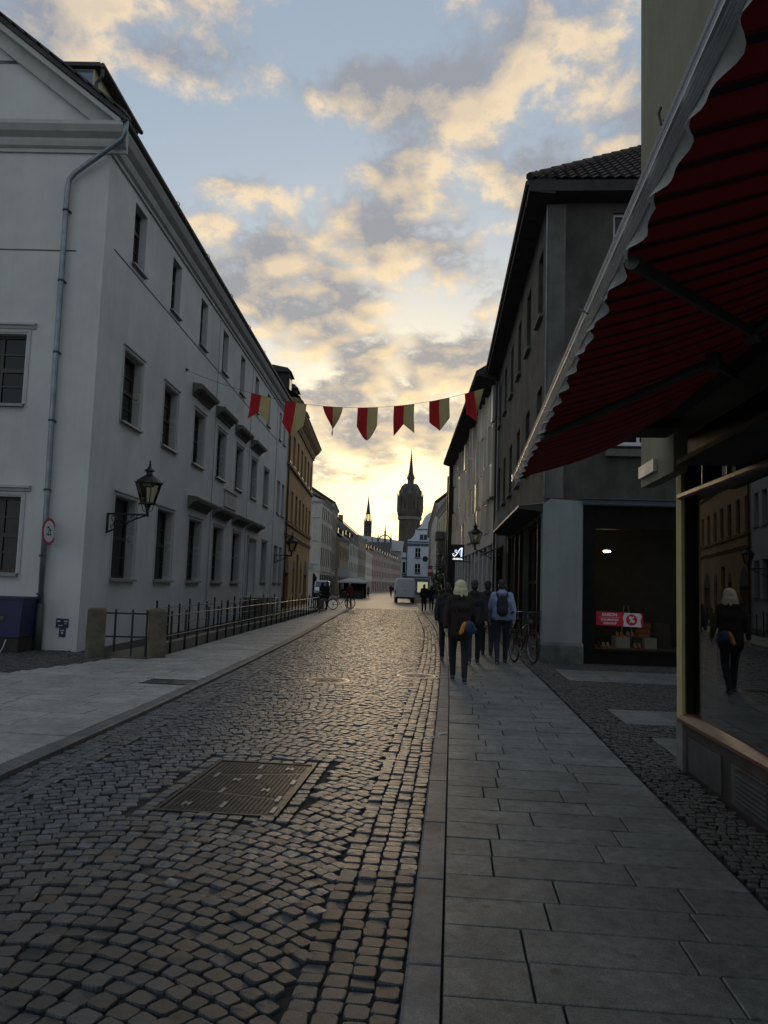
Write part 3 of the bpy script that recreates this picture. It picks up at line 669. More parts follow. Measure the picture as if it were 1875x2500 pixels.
sl_ = math.hypot(1,SL); q.prism([(-.3,11.585),(.28,11.585),(6,11.585+5.75*SL),(6,11.585+6.28*SL)], -.02, .10); q.prism([(-.36,11.59),(-.2,11.59),(6,11.59+6.2*SL),(6,11.59+6.42*SL)], .10, .30); q.build('raking_cornice', m_trim, wb)
# dormer with side glazing
dm = MB(fL).box(.15,2.5,-2.6,-.55,12.1,13.10).build('dormer', mat('dormer_render',(.52,.46,.30),.9,.05,2), wb)
MB(fL).box(.02,2.65,-3.2,-.40,13.10,13.19).build('dormer_roof', m_roofd, dm)
MB(fL).poly([(.145,-1.65,13.05),(.145,-.66,12.35),(.145,-.60,12.35),(.145,-.60,13.07),(.145,-1.65,13.07)]).build('side_pane', mat('sky_pane',(.13,.18,.26),.04,.1,1,spec=.9), dm)
MB(fL).box(.13,.147,-.95,-.92,12.5,12.96).build('glazing_bar', m_gutter, dm)
MB(fL).tube([(.10,-.36,13.10),(.10,-.36,12.90),(.10,-.48,12.74),(.10,-.48,12.3)],.04,8).tube([(.02,-.34,13.12),(2.65,-.34,13.12)],.055,6).build('dormer_gutter', m_gutter, dm)
for i in range(5): MB(fL).box(2.0+i*.3,2.03+i*.3,-.30,-.27,11.9,12.3).build('snow_guard_bar', m_gutter, wb)
# downpipe on the gable end
dp = MB(fG).tube([(-.43,.33,11.56),(-.41,.30,11.32),(-.34,.25,11.20),(.70,.14,10.46),(.83,.13,10.30),(.86,.12,10.05),(.84,.12,6.0),(.80,.12,3.0),(.78,.12,.9)],.058,12).build('downpipe', m_zinc, wb, True)
MB(fG).tube([(.78,.12,1.0),(.77,.12,.03)],.075,12).build('standpipe', mat('standpipe_green',(.06,.075,.065),.6), dp, True)
for z in (9.6,8.0,6.4,4.9,3.4,2.0,1.2): MB(fG).tube([(.795+z*.007,.12,z-.02),(.795+z*.007,.12,z+.02)],.072,12).box(.78,.83,0,.1,z-.015,z+.015).build('pipe_clamp', m_gutter, dp)
# joint lines, lightning wire, plaque, crack
MB(fL).box(.55,23.6,0,.012,9.02,9.045).build('string_groove', mat('groove_dark',(.10,.095,.085),.9), wb)
MB(fG).box(.62,12,0,.010,8.72,8.745).build('string_groove', MATS['groove_dark'], wb)
for uu in (10.45,16.55,23.4): MB(fL).tube([(uu,.03,10.95),(uu,.03,.6)],.010,5).build('lightning_wire', m_zinc, wb)
pq = MB(fL).box(12.4,14.45,0,.05,4.40,5.0).box(12.32,14.53,0,.09,5.0,5.06).build('memorial_plaque', m_trim, wb)
m_ins = mat('faded_inscription', (.30,.30,.29), .9)
for j, (z_, l_) in enumerate(((4.89,1.5),(4.77,1.1),(4.69,1.2),(4.61,1.0),(4.53,1.15))):
    q = MB(fL); uu = 13.42-l_/2
    while uu < 13.42+l_/2: w_ = random.uniform(.03,.09); q.box(uu,uu+w_,.05,.053,z_,z_+(.055 if j == 0 else .035)); uu += w_+random.uniform(.015,.04)
    q.build('inscription_line', m_ins, pq)
m_door = mat('grey_green_door', (.10,.115,.11), .6, .1, 4)
q = MB(fL); a,b,c,d = door; dr = MB(fL).box(a+.12,b-.12,-.30,-.24,c,d-.1).build('door', m_door, wb)
for i in range(2):
    for j in range(3): MB(fL).box(a+.2+i*.78,a+.82+i*.78,-.24,-.225,c+.15+j*.76,c+.78+j*.76).build('door_panel', m_door, dr)
q.box(a-.12,a,-.02,.05,c,d+.1).box(b,b+.12,-.02,.05,c,d+.1).box(a-.16,b+.16,-.02,.09,d+.1,d+.2); q.build('door_surround', m_trim, wb)
MB(fL).box(16.9,19.4,0,.9,0,.92).box(19.4,19.7,0,.9,0,.60).box(19.7,20.0,0,.9,0,.30).build('entrance_landing', m_conc, wb)
an = MB(fL).tube([(6.64,0,7.97),(6.64,.05,7.97)],.05,10).tube([(6.64,.05,7.97),(6.64,.10,7.97)],.02,8).build('wire_anchor', m_bark, wb)

# ------------------------------------------------------------------ things on or beside the white building
m_signred = mat('sign_red', (.33,.02,.04), .45, .05, 4); m_signwhite = mat('sign_white', (.55,.56,.57), .45, .04, 4); m_black = mat('print_black', (.01,.01,.011), .6, .05, 4)
p = fG.pt(.66, .23, 2.51); nd = Vector((1,.02,0)).normalized(); xd = Vector((0,0,1)).cross(nd)
t = thing('weight_limit_sign', p, 'round red rimmed white 2t weight limit sign on the drainpipe', 'road sign')
MB().disc(p, nd, .285, .006, 36).build('red_rim', m_signred, t); MB().disc(p+nd*.0065, nd, .225, .002, 36).build('white_face', m_signwhite, t)
text_part('2t', .27, m_black, t, p+nd*.0095, xd, nd, 'number', .0008, bold=.004, sx=.82)
MB().tube([p-nd*.01-Vector((0,0,.12)),p-nd*.06-Vector((0,0,.12))],.02,6).tube([p-nd*.01+Vector((0,0,.12)),p-nd*.06+Vector((0,0,.12))],.02,6).build('bracket', m_zinc, t)
m_blue = mat('enamel_blue', (.008,.009,.05), .4, .08, 5)
t = thing('utility_sign', fG.pt(.335,.0,.50), 'wide dark blue utility marker plate low on the white wall', 'sign', 'blue utility plates')
MB(fG).box(.20,.47,.004,.014,.505,.70).build('plate', m_blue, t); 
MB(fG).box(.22,.30,.014,.0155,.635,.655).box(.37,.45,.014,.0155,.635,.655).box(.24,.28,.014,.0155,.585,.60).box(.33,.42,.014,.0155,.545,.56).build('print', m_signwhite, t)
t = thing('utility_sign', fG.pt(.32,.0,.32), 'narrow dark blue marker plate directly under the wide one on the white wall', 'sign', 'blue utility plates')
MB(fG).box(.25,.39,.004,.014,.315,.50).build('plate', m_blue, t); MB(fG).box(.28,.36,.014,.0155,.44,.46).box(.30,.34,.014,.0155,.38,.42).build('print', m_signwhite, t)
# blue container
t = thing('blue_container', fG.pt(1.6,.45,0), 'dark blue metal container with open front standing against the gable wall', 'container')
m_cont = mat('container_blue', (.006,.008,.062), .45, .12, 4, .1, 30)
q = MB(fG); q.prism([(.84,.34),(2.5,.34),(2.5,1.10),(.80,1.10)], .08, .82); q.build('body', m_cont, t)
MB(fG).box(.76,2.54,.05,.86,1.10,1.14).build('lid', m_cont, t)
MB(fG).box(.86,2.46,.12,.78,.05,.34).build('base_frame', m_eave, t)
for uu in (.95,2.35):
    for oo in (.18,.72): MB(fG).tube([(uu,oo-.03,.05),(uu,oo+.03,.05)],.05,10).build('castor', m_bark, t)
MB(fG).box(1.15,1.62,.822,.828,.62,.80).build('label_panel', m_eave, t)
text_part('EN', .15, mat('faded_print',(.10,.11,.16),.6), t, fG.pt(1.53,.831,.71), -fG.U, fG.N, 'lettering', .0006, sx=1.25)
MB(fG).box(1.17,1.38,.828,.830,.72,.745).box(1.19,1.36,.828,.830,.68,.70).build('small_print', MATS['faded_print'], t)
MB(fG).box(1.60,1.66,.82,.85,.88,1.06).build('hasp', m_eave, t)
tag(MB(fG).tube([(1.05,.9,.30),(1.09,.92,.14),(1.12,.95,.055),(1.3,.97,.052),(1.5,.99,.058),(2.0,1.0,.055),(2.4,1.02,.055)],.010,6).build('white_hose', mat('white_plastic',(.6,.6,.58),.5)), 'thin white cable hanging from the blue container onto the paving', 'cable')

# wall lanterns
def lantern(name, label, fr, u0, z0, arm, s=1.0, simple=False, drop=0.0):
    """bracket against the wall at (u0, z0 top of plate), lantern standing on the arm's end"""
    base = fr.pt(u0, 0, z0); f2 = Fr((base.x,base.y), (fr.N.x,fr.N.y), (fr.U.x,fr.U.y), base.z)   # u = out from wall
    t = thing(name, base, label, 'wall lantern', 'iron wall lanterns')
    b = MB(f2)
    if not simple:
        b.box(0,.045,-.03,.03,-.46,.0); b.tube([(.02,0,-.02),(arm,0,-.02)],.022,6)
        b.tube([(.03,0,-.44),(arm*.35,0,-.30),(arm*.72,0,-.12),(arm,0,-.03)],.020,6)
        for (cx,cz,r,n0,n1) in ((.14,-.14,.10,0,5.2),(.22,-.26,.09,2,7.6),(.34,-.12,.085,1,6.4),(.48,-.17,.07,2.6,8),(.57,-.09,.055,0,5),(.68,-.08,.045,1,6),(.12,-.33,.07,0,5)):
            b.tube([(cx*arm/.9+r*(1-.12*(i))*math.cos(n0+(n1-n0)*i/9)*.9,0,cz+r*(1-.08*i)*math.sin(n0+(n1-n0)*i/9)) for i in range(10)],.011,5)
    else:
        b.tube([(0,0,-.42),(arm*.3,0,-.30),(arm*.62,0,-.12),(arm*.9,0,-.06),(arm,0,0)],.022,6); b.tube([(0,0,-.10),(arm*.35,0,-.12),(arm*.62,0,-.10)],.015,5); b.box(0,.03,-.03,.03,-.5,.02)
        for (cx,cz,r) in ((.30,-.21,.10),(.14,-.22,.07)): b.tube([(cx*arm/.75+r*(1-.07*i)*math.cos(.7*i),0,cz+r*(1-.07*i)*math.sin(.7*i)) for i in range(10)],.011,5)
    b.build('bracket', m_bark, t)
    ax = arm; Z = .0
    b = MB(f2); b.lathe([(.045,-.06),(.05,-.02),(.035,.0),(.035,.10),(.05,.12),(.05,.15),(.075,.17),(.075,.20)], (ax,0,Z), 10); b.build('stem', m_bark, t)
    b = MB(f2)
    for a in (0,math.pi/2,math.pi,3*math.pi/2):
        c, s_ = math.cos(a), math.sin(a); b.tube([(ax+c*.05,s_*.05,.05),(ax+c*.11,s_*.11,.09),(ax+c*.13,s_*.13,.19),(ax+c*.17,s_*.17,.245),(ax+c*.205,s_*.205,.235),(ax+c*.205,s_*.205,.20),(ax+c*.18,s_*.18,.195)],.009,5)
    b.build('scroll_support', m_bark, t)
    zb, zt, rb, rt = Z+.26, Z+.70, .165, .30; n = 6
    fm = MB(f2); fm.lathe([(rb+.03,zb-.04),(rb+.03,zb),(rb-.02,zb),(rb-.02,zb-.04)], (ax,0,0), n)
    for j in range(n):
        a = 2*math.pi*j/n; a2 = 2*math.pi*(j+1)/n
        fm.tube([(ax+rb*math.cos(a),rb*math.sin(a),zb),(ax+rt*math.cos(a),rt*math.sin(a),zt),(ax+(rt+.05)*math.cos(a),(rt+.05)*math.sin(a),zt+.06)],[.012,.012,.006],5)
        fm.tube([(ax+rt*math.cos(a),rt*math.sin(a),zt),(ax+rt*math.cos(a2),rt*math.sin(a2),zt)],.014,5)
    fm.build('lantern_frame', m_bark, t)
    for j in range(n):
        a = 2*math.pi*j/n; a2 = 2*math.pi*(j+1)/n; k1, k2 = rb-.006, rt-.006
        MB(f2).poly([(ax+k1*math.cos(a),k1*math.sin(a),zb),(ax+k1*math.cos(a2),k1*math.sin(a2),zb),(ax+k2*math.cos(a2),k2*math.sin(a2),zt-.01),(ax+k2*math.cos(a),k2*math.sin(a),zt-.01)]).build('pane', glass_lamp, t)
    rf = MB(f2); rf.lathe([(rt+.015,zt),(rt+.0,zt+.03),(.20,zt+.12),(.09,zt+.19),(.075,zt+.19),(.075,zt+.27),(.125,zt+.285),(.10,zt+.32),(.045,zt+.36),(.025,zt+.42),(.04,zt+.435),(.02,zt+.45),(.015,zt+.48),(.03,zt+.50),(.001,zt+.54)], (ax,0,0), 12); rf.build('roof', m_bark, t)
    MB(f2).lathe([(.15,zt-.005),(.12,zt-.07),(.04,zt-.09)], (ax,0,0), 12).build('lamp_head', mat('lamp_reflector',(.25,.26,.24),.4), t)
    return t
lantern('wall_lantern', 'large black iron lantern on a scrolled bracket over the nearest white wall window', fL, 1.18, 3.06, .92)
lantern('wall_lantern', 'black iron lantern on the white wall just before the ochre building', fL, 24.35, 3.06, .92)

# gate posts, railings, ramp wall
for i, (x_, y_, lab) in enumerate(((-6.99,14.80,'weathered sandstone gate post nearest the building corner'),(-5.86,15.10,'weathered sandstone gate post at the start of the long railing'))):
    f2 = Fr((x_,y_),(.917,.40),(-.40,.917)); t = thing('stone_post', (x_,y_,0), lab, 'stone post', 'sandstone gate posts')
    b = MB(f2); w_ = .175; ch = .02
    r_ = []
    for (k_, z_) in ((w_,-.05),(w_,.50),(w_-.006,.955),(w_-.03,.985+.01*i)):
        r_.append([b.p(sx_*k_+random.uniform(-.008,.008),sy_*k_+random.uniform(-.008,.008),z_) for sx_,sy_ in ((-1,-1),(1,-1),(1,1),(-1,1))])
    for a in range(3):
        for j in range(4): b.f.append([r_[a][j],r_[a][(j+1)%4],r_[a+1][(j+1)%4],r_[a+1][j]])
    b.f.append(r_[3]); b.build('shaft', m_post, t)
t = thing('gate_railing', (-6.4,14.95,0), 'short two bar iron railing between the two sandstone posts', 'railing')
A0, A1 = Vector((-6.83,14.87,0)), Vector((-6.02,15.03,0))
for z_ in (.89,.43): MB().tube([A0+Vector((0,0,z_)), A1+Vector((0,0,z_))],.016,6).build('rail', m_bark, t)
for f in (.22,.62,.96): q = A0.lerp(A1, f); MB().box(q.x-.018,q.x+.018,q.y-.012,q.y+.012,.05,.97).build('bar', m_bark, t)
tag(MB().raw([(-6.80,14.86,-.02),(-6.04,15.02,-.02),(-6.04,15.2,-.02),(-6.8,15.04,-.02),(-6.80,14.86,.10),(-6.04,15.02,.26),(-6.04,15.2,.26),(-6.8,15.04,.10)],[[0,1,5,4],[1,2,6,5],[2,3,7,6],[3,0,4,7],[4,5,6,7]]).build('ramp_kerb', m_conc), 'low sloping concrete kerb under the railing between the sandstone posts', 'kerb')
m_railtop = mat('galvanised_rail', (.16,.165,.165), .38, .1, 5, metal=.7)
def railing(name, label, ys, fx, z0, tall, zr):
    t = thing(name, (fx(ys[0]),ys[0],0), label, 'railing', 'ramp railings')
    for i, y in enumerate(ys):
        h_ = 1.05 if i % 3 == tall else .93; x = fx(y); MB().box(x-.022,x+.022,y-.012,y+.012,z0(y)-.05,z0(y)+h_).build('post', m_bark, t)
    for zz in zr:
        MB().tube([(fx(y)+.035,y,z0(y)+zz) for y in np.linspace(ys[0]-.4,ys[-1]+.2,24)],.012,6).build('rail', m_railtop, t)
    return t
fy = [16.02+1.0*i for i in range(28)]
railing('iron_railing', 'long black railing with two pale rails along the edge of the left pavement', fy, xfence, lambda y: 0.0, 2, (.84,.42))
xb = lambda y: -7.38-(y-18.9)*.066
railing('iron_railing', 'rear railing of the ramp running close to the white wall', [18.9+1.0*i for i in range(20)], xb, lambda y: 0.0, 0, (.86,.42))
b = MB(); A = []; 
ys = list(np.arange(15.2,44.5,1.0))
ring = [[b.p(xfence(y)-.03,y,-.05),b.p(xfence(y)-.03,y,.20+.06*math.sin(y*.1)),b.p(xfence(y)-.22,y,.20+.06*math.sin(y*.1)),b.p(xfence(y)-.22,y,-.05)] for y in ys]
for i in range(len(ys)-1):
    for j in range(3): b.f.append([ring[i][j],ring[i][j+1],ring[i+1][j+1],ring[i+1][j]])
b.f += [ring[0], ring[-1]]
tag(b.build('ramp_wall', m_conc), 'low concrete wall behind the long railing of the ramp', 'wall')

# ------------------------------------------------------------------ ochre building
PO = (-9.6226,43.0539); UO = (-0.09759,0.99523); fO = Fr(PO, UO, (UO[1],-UO[0]))
ob = thing('ochre_building', (PO[0],PO[1],0), 'ochre yellow three storey townhouse with arched doorways next to the white building', 'building')
LO = 16.8; cols = [.25+2.42*i for i in range(7)]
top = [(c+.1,c+1.25,8.72,10.6) for c in cols]; md = [(c+.1,c+1.25,5.25,7.18) for c in cols]
arch = [(.75,3.05,.05,2.2,True),(5.3,6.45,.9,2.5,True),(7.3,8.6,.05,3.5,False),(9.95,11.1,.9,2.5,True),(12.6,15.1,.05,2.2,True)]
MB(fO).wall(0,LO,-.1,11.5, top+md+[a[:4] for a in arch], 0, .22).build('street_wall', m_ochre, ob)
MB(fO).poly([(LO,0,-.1),(LO,-10,-.1),(LO,-10,11.5),(LO,0,11.5)]).build('end_wall', m_ochre, ob)
for w_ in top+md: window(ob, fO, *w_, depth=.16, nx=2, nz=3, sill=.08, sillm=m_signwhite if w_[2] > 8 else m_trim, fm=mat('brown_frame',(.09,.055,.03),.6))
for a,b_,c,d,ar in arch:
    fm = MB(fO); fm.box(a,b_,-.22,-.17,c,d).build('door' if c < .5 else 'window', MATS['brown_frame'] if c < .5 else m_frame, ob)
    if ar:
        r = (b_-a)/2; pts = [(a,d)]+[(a+r-r*math.cos(x_),d+min(r,1.1)*math.sin(x_)) for x_ in np.linspace(0,math.pi,13)]
        MB(fO).prism(pts[1:], .004, -.05).build('arch_fanlight', m_eave, ob)
for z_, h_, o_ in ((8.40,.14,.14),(5.02,.12,.10),(4.42,.10,.12),(4.30,.06,.07),(11.30,.12,.10)): MB(fO).box(0,LO+.1,0,o_,z_,z_+h_).build('string_course', m_ochre2, ob)
for i in range(7): MB(fO).box(cols[i]-.02,cols[i]+1.37,.0,.14,5.14,5.22).build('sill_ledge', m_ochre2, ob)
MB(fO).extr([(0,11.5),(.1,11.5),(.16,11.7),(.4,11.9),(.55,12.1),(.55,12.25),(0,12.3)], -.1, LO+.3).build('cornice', m_ochre2, ob)
q = MB(fO); q.poly([(-.1,.6,12.22),(LO+.6,.6,12.22),(LO+.6,-5,15.6),(-.1,-5,15.6)]).poly([(-.1,.6,12.34),(LO+.6,.6,12.34),(LO+.6,-5,15.72),(-.1,-5,15.72)]).poly([(LO+.6,.6,12.22),(LO+.6,.6,12.34),(LO+.6,-5,15.72),(LO+.6,-5,15.6)]).poly([(-.1,.6,12.22),(LO+.6,.6,12.22),(LO+.6,.6,12.34),(-.1,.6,12.34)]).poly([(LO,0,11.5),(LO,-10,11.5),(LO,-5,15.6)]).poly([(-.1,-5,15.72),(LO+.6,-5,15.72),(LO+.6,-10.5,12.2),(-.1,-10.5,12.2)]); rfo = q.build('roof', m_roofd, ob)
for i, uu in enumerate((1.2,5.0,8.6,12.2)):
    d_ = MB(fO).box(uu,uu+1.5,-2.4,-.25,12.6,14.1).build('dormer', m_eave, ob)
    MB(fO).extr([(-.1,14.1),(-.35,14.35),(-1.2,14.5),(-2.6,14.5),(-2.6,14.1)], uu-.15, uu+1.65).build('dormer_roof', m_roofd, d_)
    MB(fO).poly([(uu+.25,-.245,12.8),(uu+1.25,-.245,12.8),(uu+1.25,-.245,13.9),(uu+.25,-.245,13.9)]).build('pane', m_pane, d_)
MB(fO).tube([(.12,.10,12.2),(.12,.10,.2)],.055,8).build('downpipe', m_gutter, ob)
# ------------------------------------------------------------------ dark grey corner building on the right
QD = (2.04,17.73); US = (-0.01789,0.99984); fD = Fr(QD, US, (-US[1],US[0])); fF = Fr(QD, (US[1],-US[0]), (-US[0],-US[1]))
db = thing('grey_corner_building', (QD[0],QD[1],0), 'dark grey roughcast corner house with tiled hip roof and shoe shop window on the right', 'building')
LD = 14.9; ZD = 10.75
up = [(.7+2.52*i,1.65+2.52*i,8.32,10.0) for i in range(6)]+[(.7+2.52*i,1.65+2.52*i,4.85,6.55) for i in range(6)]
sh = [(.45,4.2,.35,3.30),(4.6,5.6,.05,3.30),(6.0,7.9,.35,3.30),(8.7,9.9,.05,2.9),(11.4,14.4,.4,2.95)]
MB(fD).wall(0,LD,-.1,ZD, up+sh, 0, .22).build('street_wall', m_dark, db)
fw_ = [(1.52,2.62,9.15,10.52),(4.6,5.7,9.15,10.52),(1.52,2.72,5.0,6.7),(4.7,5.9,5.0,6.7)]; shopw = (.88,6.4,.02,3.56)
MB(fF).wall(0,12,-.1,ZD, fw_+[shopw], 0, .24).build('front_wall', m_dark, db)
m_wf = mat('white_window_frame', (.55,.56,.57), .5, .05, 5)
for w_ in up: window(db, fD, *w_, depth=.14, nx=2, nz=2, sill=.09, sillm=m_hood)
for w_ in fw_: window(db, fF, *w_, depth=.12, nx=2, nz=2, fm=m_wf, sill=.06, sillm=m_wf)
MB(fF).box(1.36,2.9,0,.14,4.70,4.86).build('stone_ledge', m_hood, db)
# corner pier with plinth
b = MB(fF); b.prism([(-.03,.47),(.86,.47),(.86,3.60),(.82,3.66),(.15,3.70),(-.03,3.58)], .0, .035); b.build('corner_pier', m_pier, db)
MB(fD).box(-.036,.42,0,.03,.47,3.55).build('pier_return', m_pier, db)
b = MB(fF); b.box(-.07,.885,.036,.09,-.05,.40); b.extr([(.036,.40),(.09,.40),(.036,.47)], -.07, .885); b.build('pier_plinth', mat('mossy_plinth',(.12,.125,.11),.95,.25,3,.7,35,streak=.4), db)
MB(fD).box(-.09,.43,.03,.07,-.05,.44).build('pier_plinth', MATS['mossy_plinth'], db)
MB(fF).box(.0,.42,.0,.012,3.72,10.72).build('corner_strip', mat('worn_corner_render',(.13,.127,.115),.95,.2,1.2,.5,50,streak=.5), db)
# shop window on the front
m_brown = mat('dark_brown_timber', (.009,.006,.0045), .6, .2, 4, .1, 40, spec=.15)
b = MB(fF); a_,b_,c_,d_ = shopw
b.box(a_,a_+.27,-.24,-.02,c_,d_).box(a_+.27,b_,-.24,-.05,3.05,d_).box(a_+.27,b_,-.24,-.03,c_,.30).box(a_+.27,b_,-.2,-.0,.30,.345); b.build('shopfront_frame', m_brown, db)
MB(fF).extr([(0,3.57),(.10,3.57),(.12,3.60),(.06,3.63),(.07,3.68),(.13,3.71),(.0,3.74)], .84, 6.6).build('metal_drip_ledge', mat('blue_grey_sheet',(.13,.16,.19),.45,.1,4,metal=.4), db)
MB(fF).poly([(1.15,-.14,.345),(b_,-.14,.345),(b_,-.14,3.05),(1.15,-.14,3.05)]).build('display_pane', glass_clear, db)
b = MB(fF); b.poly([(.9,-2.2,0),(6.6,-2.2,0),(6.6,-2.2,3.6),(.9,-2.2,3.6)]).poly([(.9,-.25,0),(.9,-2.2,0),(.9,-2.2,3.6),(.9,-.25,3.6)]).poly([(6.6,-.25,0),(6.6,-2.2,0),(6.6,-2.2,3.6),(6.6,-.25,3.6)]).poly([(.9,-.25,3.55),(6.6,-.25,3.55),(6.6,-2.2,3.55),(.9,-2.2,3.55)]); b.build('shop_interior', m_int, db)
MB(fF).box(1.0,6.4,-1.4,-.25,.02,.36).build('display_floor', mat('display_board',(.20,.17,.13),.6,.1,4), db)
# street side shopfronts, ledge, pediment
for w_ in sh: window(db, fD, *w_, depth=.16, nx=3 if w_[1]-w_[0] > 2 else 1, nz=2 if w_[2] > .2 else 3, fm=m_brown, sill=.05 if w_[2] > .2 else 0, sillm=m_brown, transom=1)
for uu in (.30,4.3,5.7,8.05): MB(fD).box(uu,uu+.18,0,.10,.0,3.3).build('timber_pilaster', m_brown, db)
cn = MB(fD).extr([(.01,3.40),(.55,3.46),(.575,3.50),(.575,3.53),(.0,3.60)], .0, 8.4).build('shop_canopy', m_eave, db); MB(fD).extr([(.576,3.485),(.592,3.485),(.592,3.535),(.02,3.61),(.0,3.602),(.576,3.533)], .0, 8.4).build('canopy_flashing', mat('pale_canopy_edge',(.42,.40,.36),.5,.1,4), cn)
b = MB(fD); b.prism([(8.4,3.55),(10.4,3.55),(10.4,3.72),(9.4,4.22),(8.4,3.72)], 0, .30); b.prism([(8.2,3.70),(10.6,3.70),(9.4,4.34)], 0, .42); b.build('door_pediment', m_hood, db)
aw = MB(fD); aw.extr([(.02,3.25),(.85,2.86),(.85,2.70),(.86,2.70),(.86,2.87),(.02,3.27)], 11.2, 14.6); aw.build('small_awning', mat('grey_awning_cloth',(.42,.42,.40),.9,.08,3,trans=.2), db)
# eaves and roof
MB(fD).extr([(-.1,10.74),(.498,10.80),(.498,11.06),(-.1,11.2)], -.49, LD+.1).build('eave', m_eave, db)
MB(fF).extr([(-.1,10.742),(.50,10.802),(.50,11.062),(-.1,11.202)], -.50, 12).build('eave', m_eave, db)
b = MB(fF); SD = .79
e = lambda d: 11.08+d*SD
b.poly([(-.48,.48,e(0)),(12.5,.48,e(0)),(6.0,-6.0,e(6.48))]).poly([(-.48,.48,e(0)),(6.0,-6.0,e(6.48)),(6.0,-LD,e(6.48)),(-.48,-LD-.1,e(0))]).poly([(12.5,.48,e(0)),(12.6,-LD,e(0)),(6,-LD,e(6.48)),(6,-6,e(6.48))]).poly([(-.48,-LD-.1,e(0)),(6.0,-LD,e(6.48)),(12.6,-LD,e(0))])
b.build('roof', m_tile, db)
tl = MB(); tl.raw([(0,0,.045),(.06,0,.07),(.13,0,.045),(.19,0,.02),(.245,0,.045),(0,.36,.0),(.06,.36,.025),(.13,.36,.0),(.19,.36,-.02),(.245,.36,.0),(0,0,.02),(.06,0,.045),(.13,0,.02),(.19,0,-.005),(.245,0,.02)], [[i,i+1,i+6,i+5] for i in range(4)]+[[10+i,11+i,1+i,i] for i in range(4)])
tm_ = bpy.data.meshes.new('roof_tile'); tm_.from_pydata([tuple(v) for v in tl.v], [], tl.f); tm_.materials.append(m_tile)
tilt = math.atan(SD)
Rz = Matrix((( fF.U.x, -fF.N.x, 0),( fF.U.y, -fF.N.y, 0),(0,0,1)))     # local x=u, y=inward
Rm = (Rz @ Matrix.Rotation(tilt, 3, 'X')).to_4x4()
cnt = 0
for r_ in range(17):
    d = r_*.245; uu = -.48+d+.02
    while uu < 5.6 and cnt < 298:
        p = fF.pt(uu, .50-d, e(d)+.02) - ROOT[db.name]
        o = bpy.data.objects.new('roof_tile', tm_); COL.objects.link(o); o.parent = db; o.matrix_local = Matrix.Translation(p) @ Rm; uu += .246; cnt += 1
for i in range(22):
    d = i*.30; q = MB(); p0 = fF.pt(-.50+d, .50-d, e(d)+.06); p1 = fF.pt(-.50+d+.34, .50-d-.34, e(d+.34)+.05); q.tube([p0,p1],[.10,.085],7); q.build('hip_tile', m_tile, db)
q = MB(fD); 
for i in range(5): q.tube([(.1+i*.55,.30,11.2),(.1+i*.55,.30,11.52)],.012,5)
q.tube([(-.1,.30,11.52),(2.6,.30,11.52)],.014,5).tube([(-.1,.30,11.38),(2.6,.30,11.38)],.010,5); q.build('snow_guard', m_gutter, db)
MB(fD).tube([(-.5,.53,11.0),(LD+.2,.53,11.0)],.06,8).tube([(LD-.1,.62,10.95),(LD-.1,.45,10.75),(LD-.1,.1,10.45),(LD-.1,.09,.1)],.05,8).build('gutter', m_gutter, db)
MB(fF).tube([(-.02,.045,10.7),(-.02,.045,3.75)],.018,6).build('lightning_wire', m_zinc, db)
MB(fD).tube([(6.08,0,8.28),(6.08,.12,8.28)],.04,8).build('wire_anchor', m_zinc, db)

# display inside the shoe shop
m_card = mat('white_card', (.52,.52,.50), .7, .05, 5); m_red = mat('print_red', (.45,.012,.03), .5, .05, 5)
t = thing('sale_poster', fF.pt(1.72,-.10,.85), 'red and white SAISON RÄUMUNGSVERKAUF percent sign stuck in the shoe shop window', 'poster')
MB(fF).prism([(1.20,.88),(2.235,.855),(2.235,1.165),(1.20,1.19)], -.128, -.120).build('red_board', m_red, t)
MB(fF).prism([(1.80,.868),(2.20,.858),(2.18,1.0),(2.205,1.10),(2.17,1.164),(1.83,1.172),(1.79,1.06),(1.815,.97)], -.1195, -.1175).build('white_field', m_signwhite, t)
MB().disc(fF.pt(1.985,-.1172,1.018), fF.N, .125, .002, 28).build('red_dot', m_red, t)
m_lt = mat('lettering_white', (.72,.72,.72), .6, .02, 5)
text_part('%', .19, m_lt, t, fF.pt(1.985,-.1145,1.016), fF.U, fF.N, 'percent_mark', .0005, bold=.003)
text_part('SAISON', .098, m_lt, t, fF.pt(1.495,-.1165,1.118), fF.U, fF.N, 'lettering', .0005, bold=.0015)
text_part('RÄUMUNGS', .072, m_lt, t, fF.pt(1.495,-.1165,1.005), fF.U, fF.N, 'lettering', .0005, shear=.2, bold=.0005)
text_part('VERKAUF', .072, m_lt, t, fF.pt(1.50,-.1165,.925), fF.U, fF.N, 'lettering', .0005, shear=.2, bold=.0005)
MB(fF).box(1.26,1.73,-.1195,-.117,1.058,1.062).build('rule', m_lt, t)
for i, (a,b_,lab) in enumerate(((1.74,2.06,'pale plinth box left of the pair of pink shoes in the shoe shop window'),(2.40,2.66,'pale plinth box right of the pair of pink shoes in the shoe shop window'),(2.06,2.40,'recessed grey plinth behind the pink shoes in the shoe shop window'))):
    o0 = -.75 if i < 2 else -.95; tag(MB(fF).box(a,b_-.004,o0-.3,o0+.2-(.1*(i == 2)),.361,.60).build('display_plinth', m_card if i < 2 else m_hood), lab, 'plinth', 'display plinths')
m_shoebox = mat('shoe_box_orange', (.50,.22,.10), .7, .1, 5); m_boxd = mat('shoe_box_dark', (.09,.075,.07), .7, .15, 5); m_boxl = mat('shoe_box_lid', (.40,.05,.04), .6)
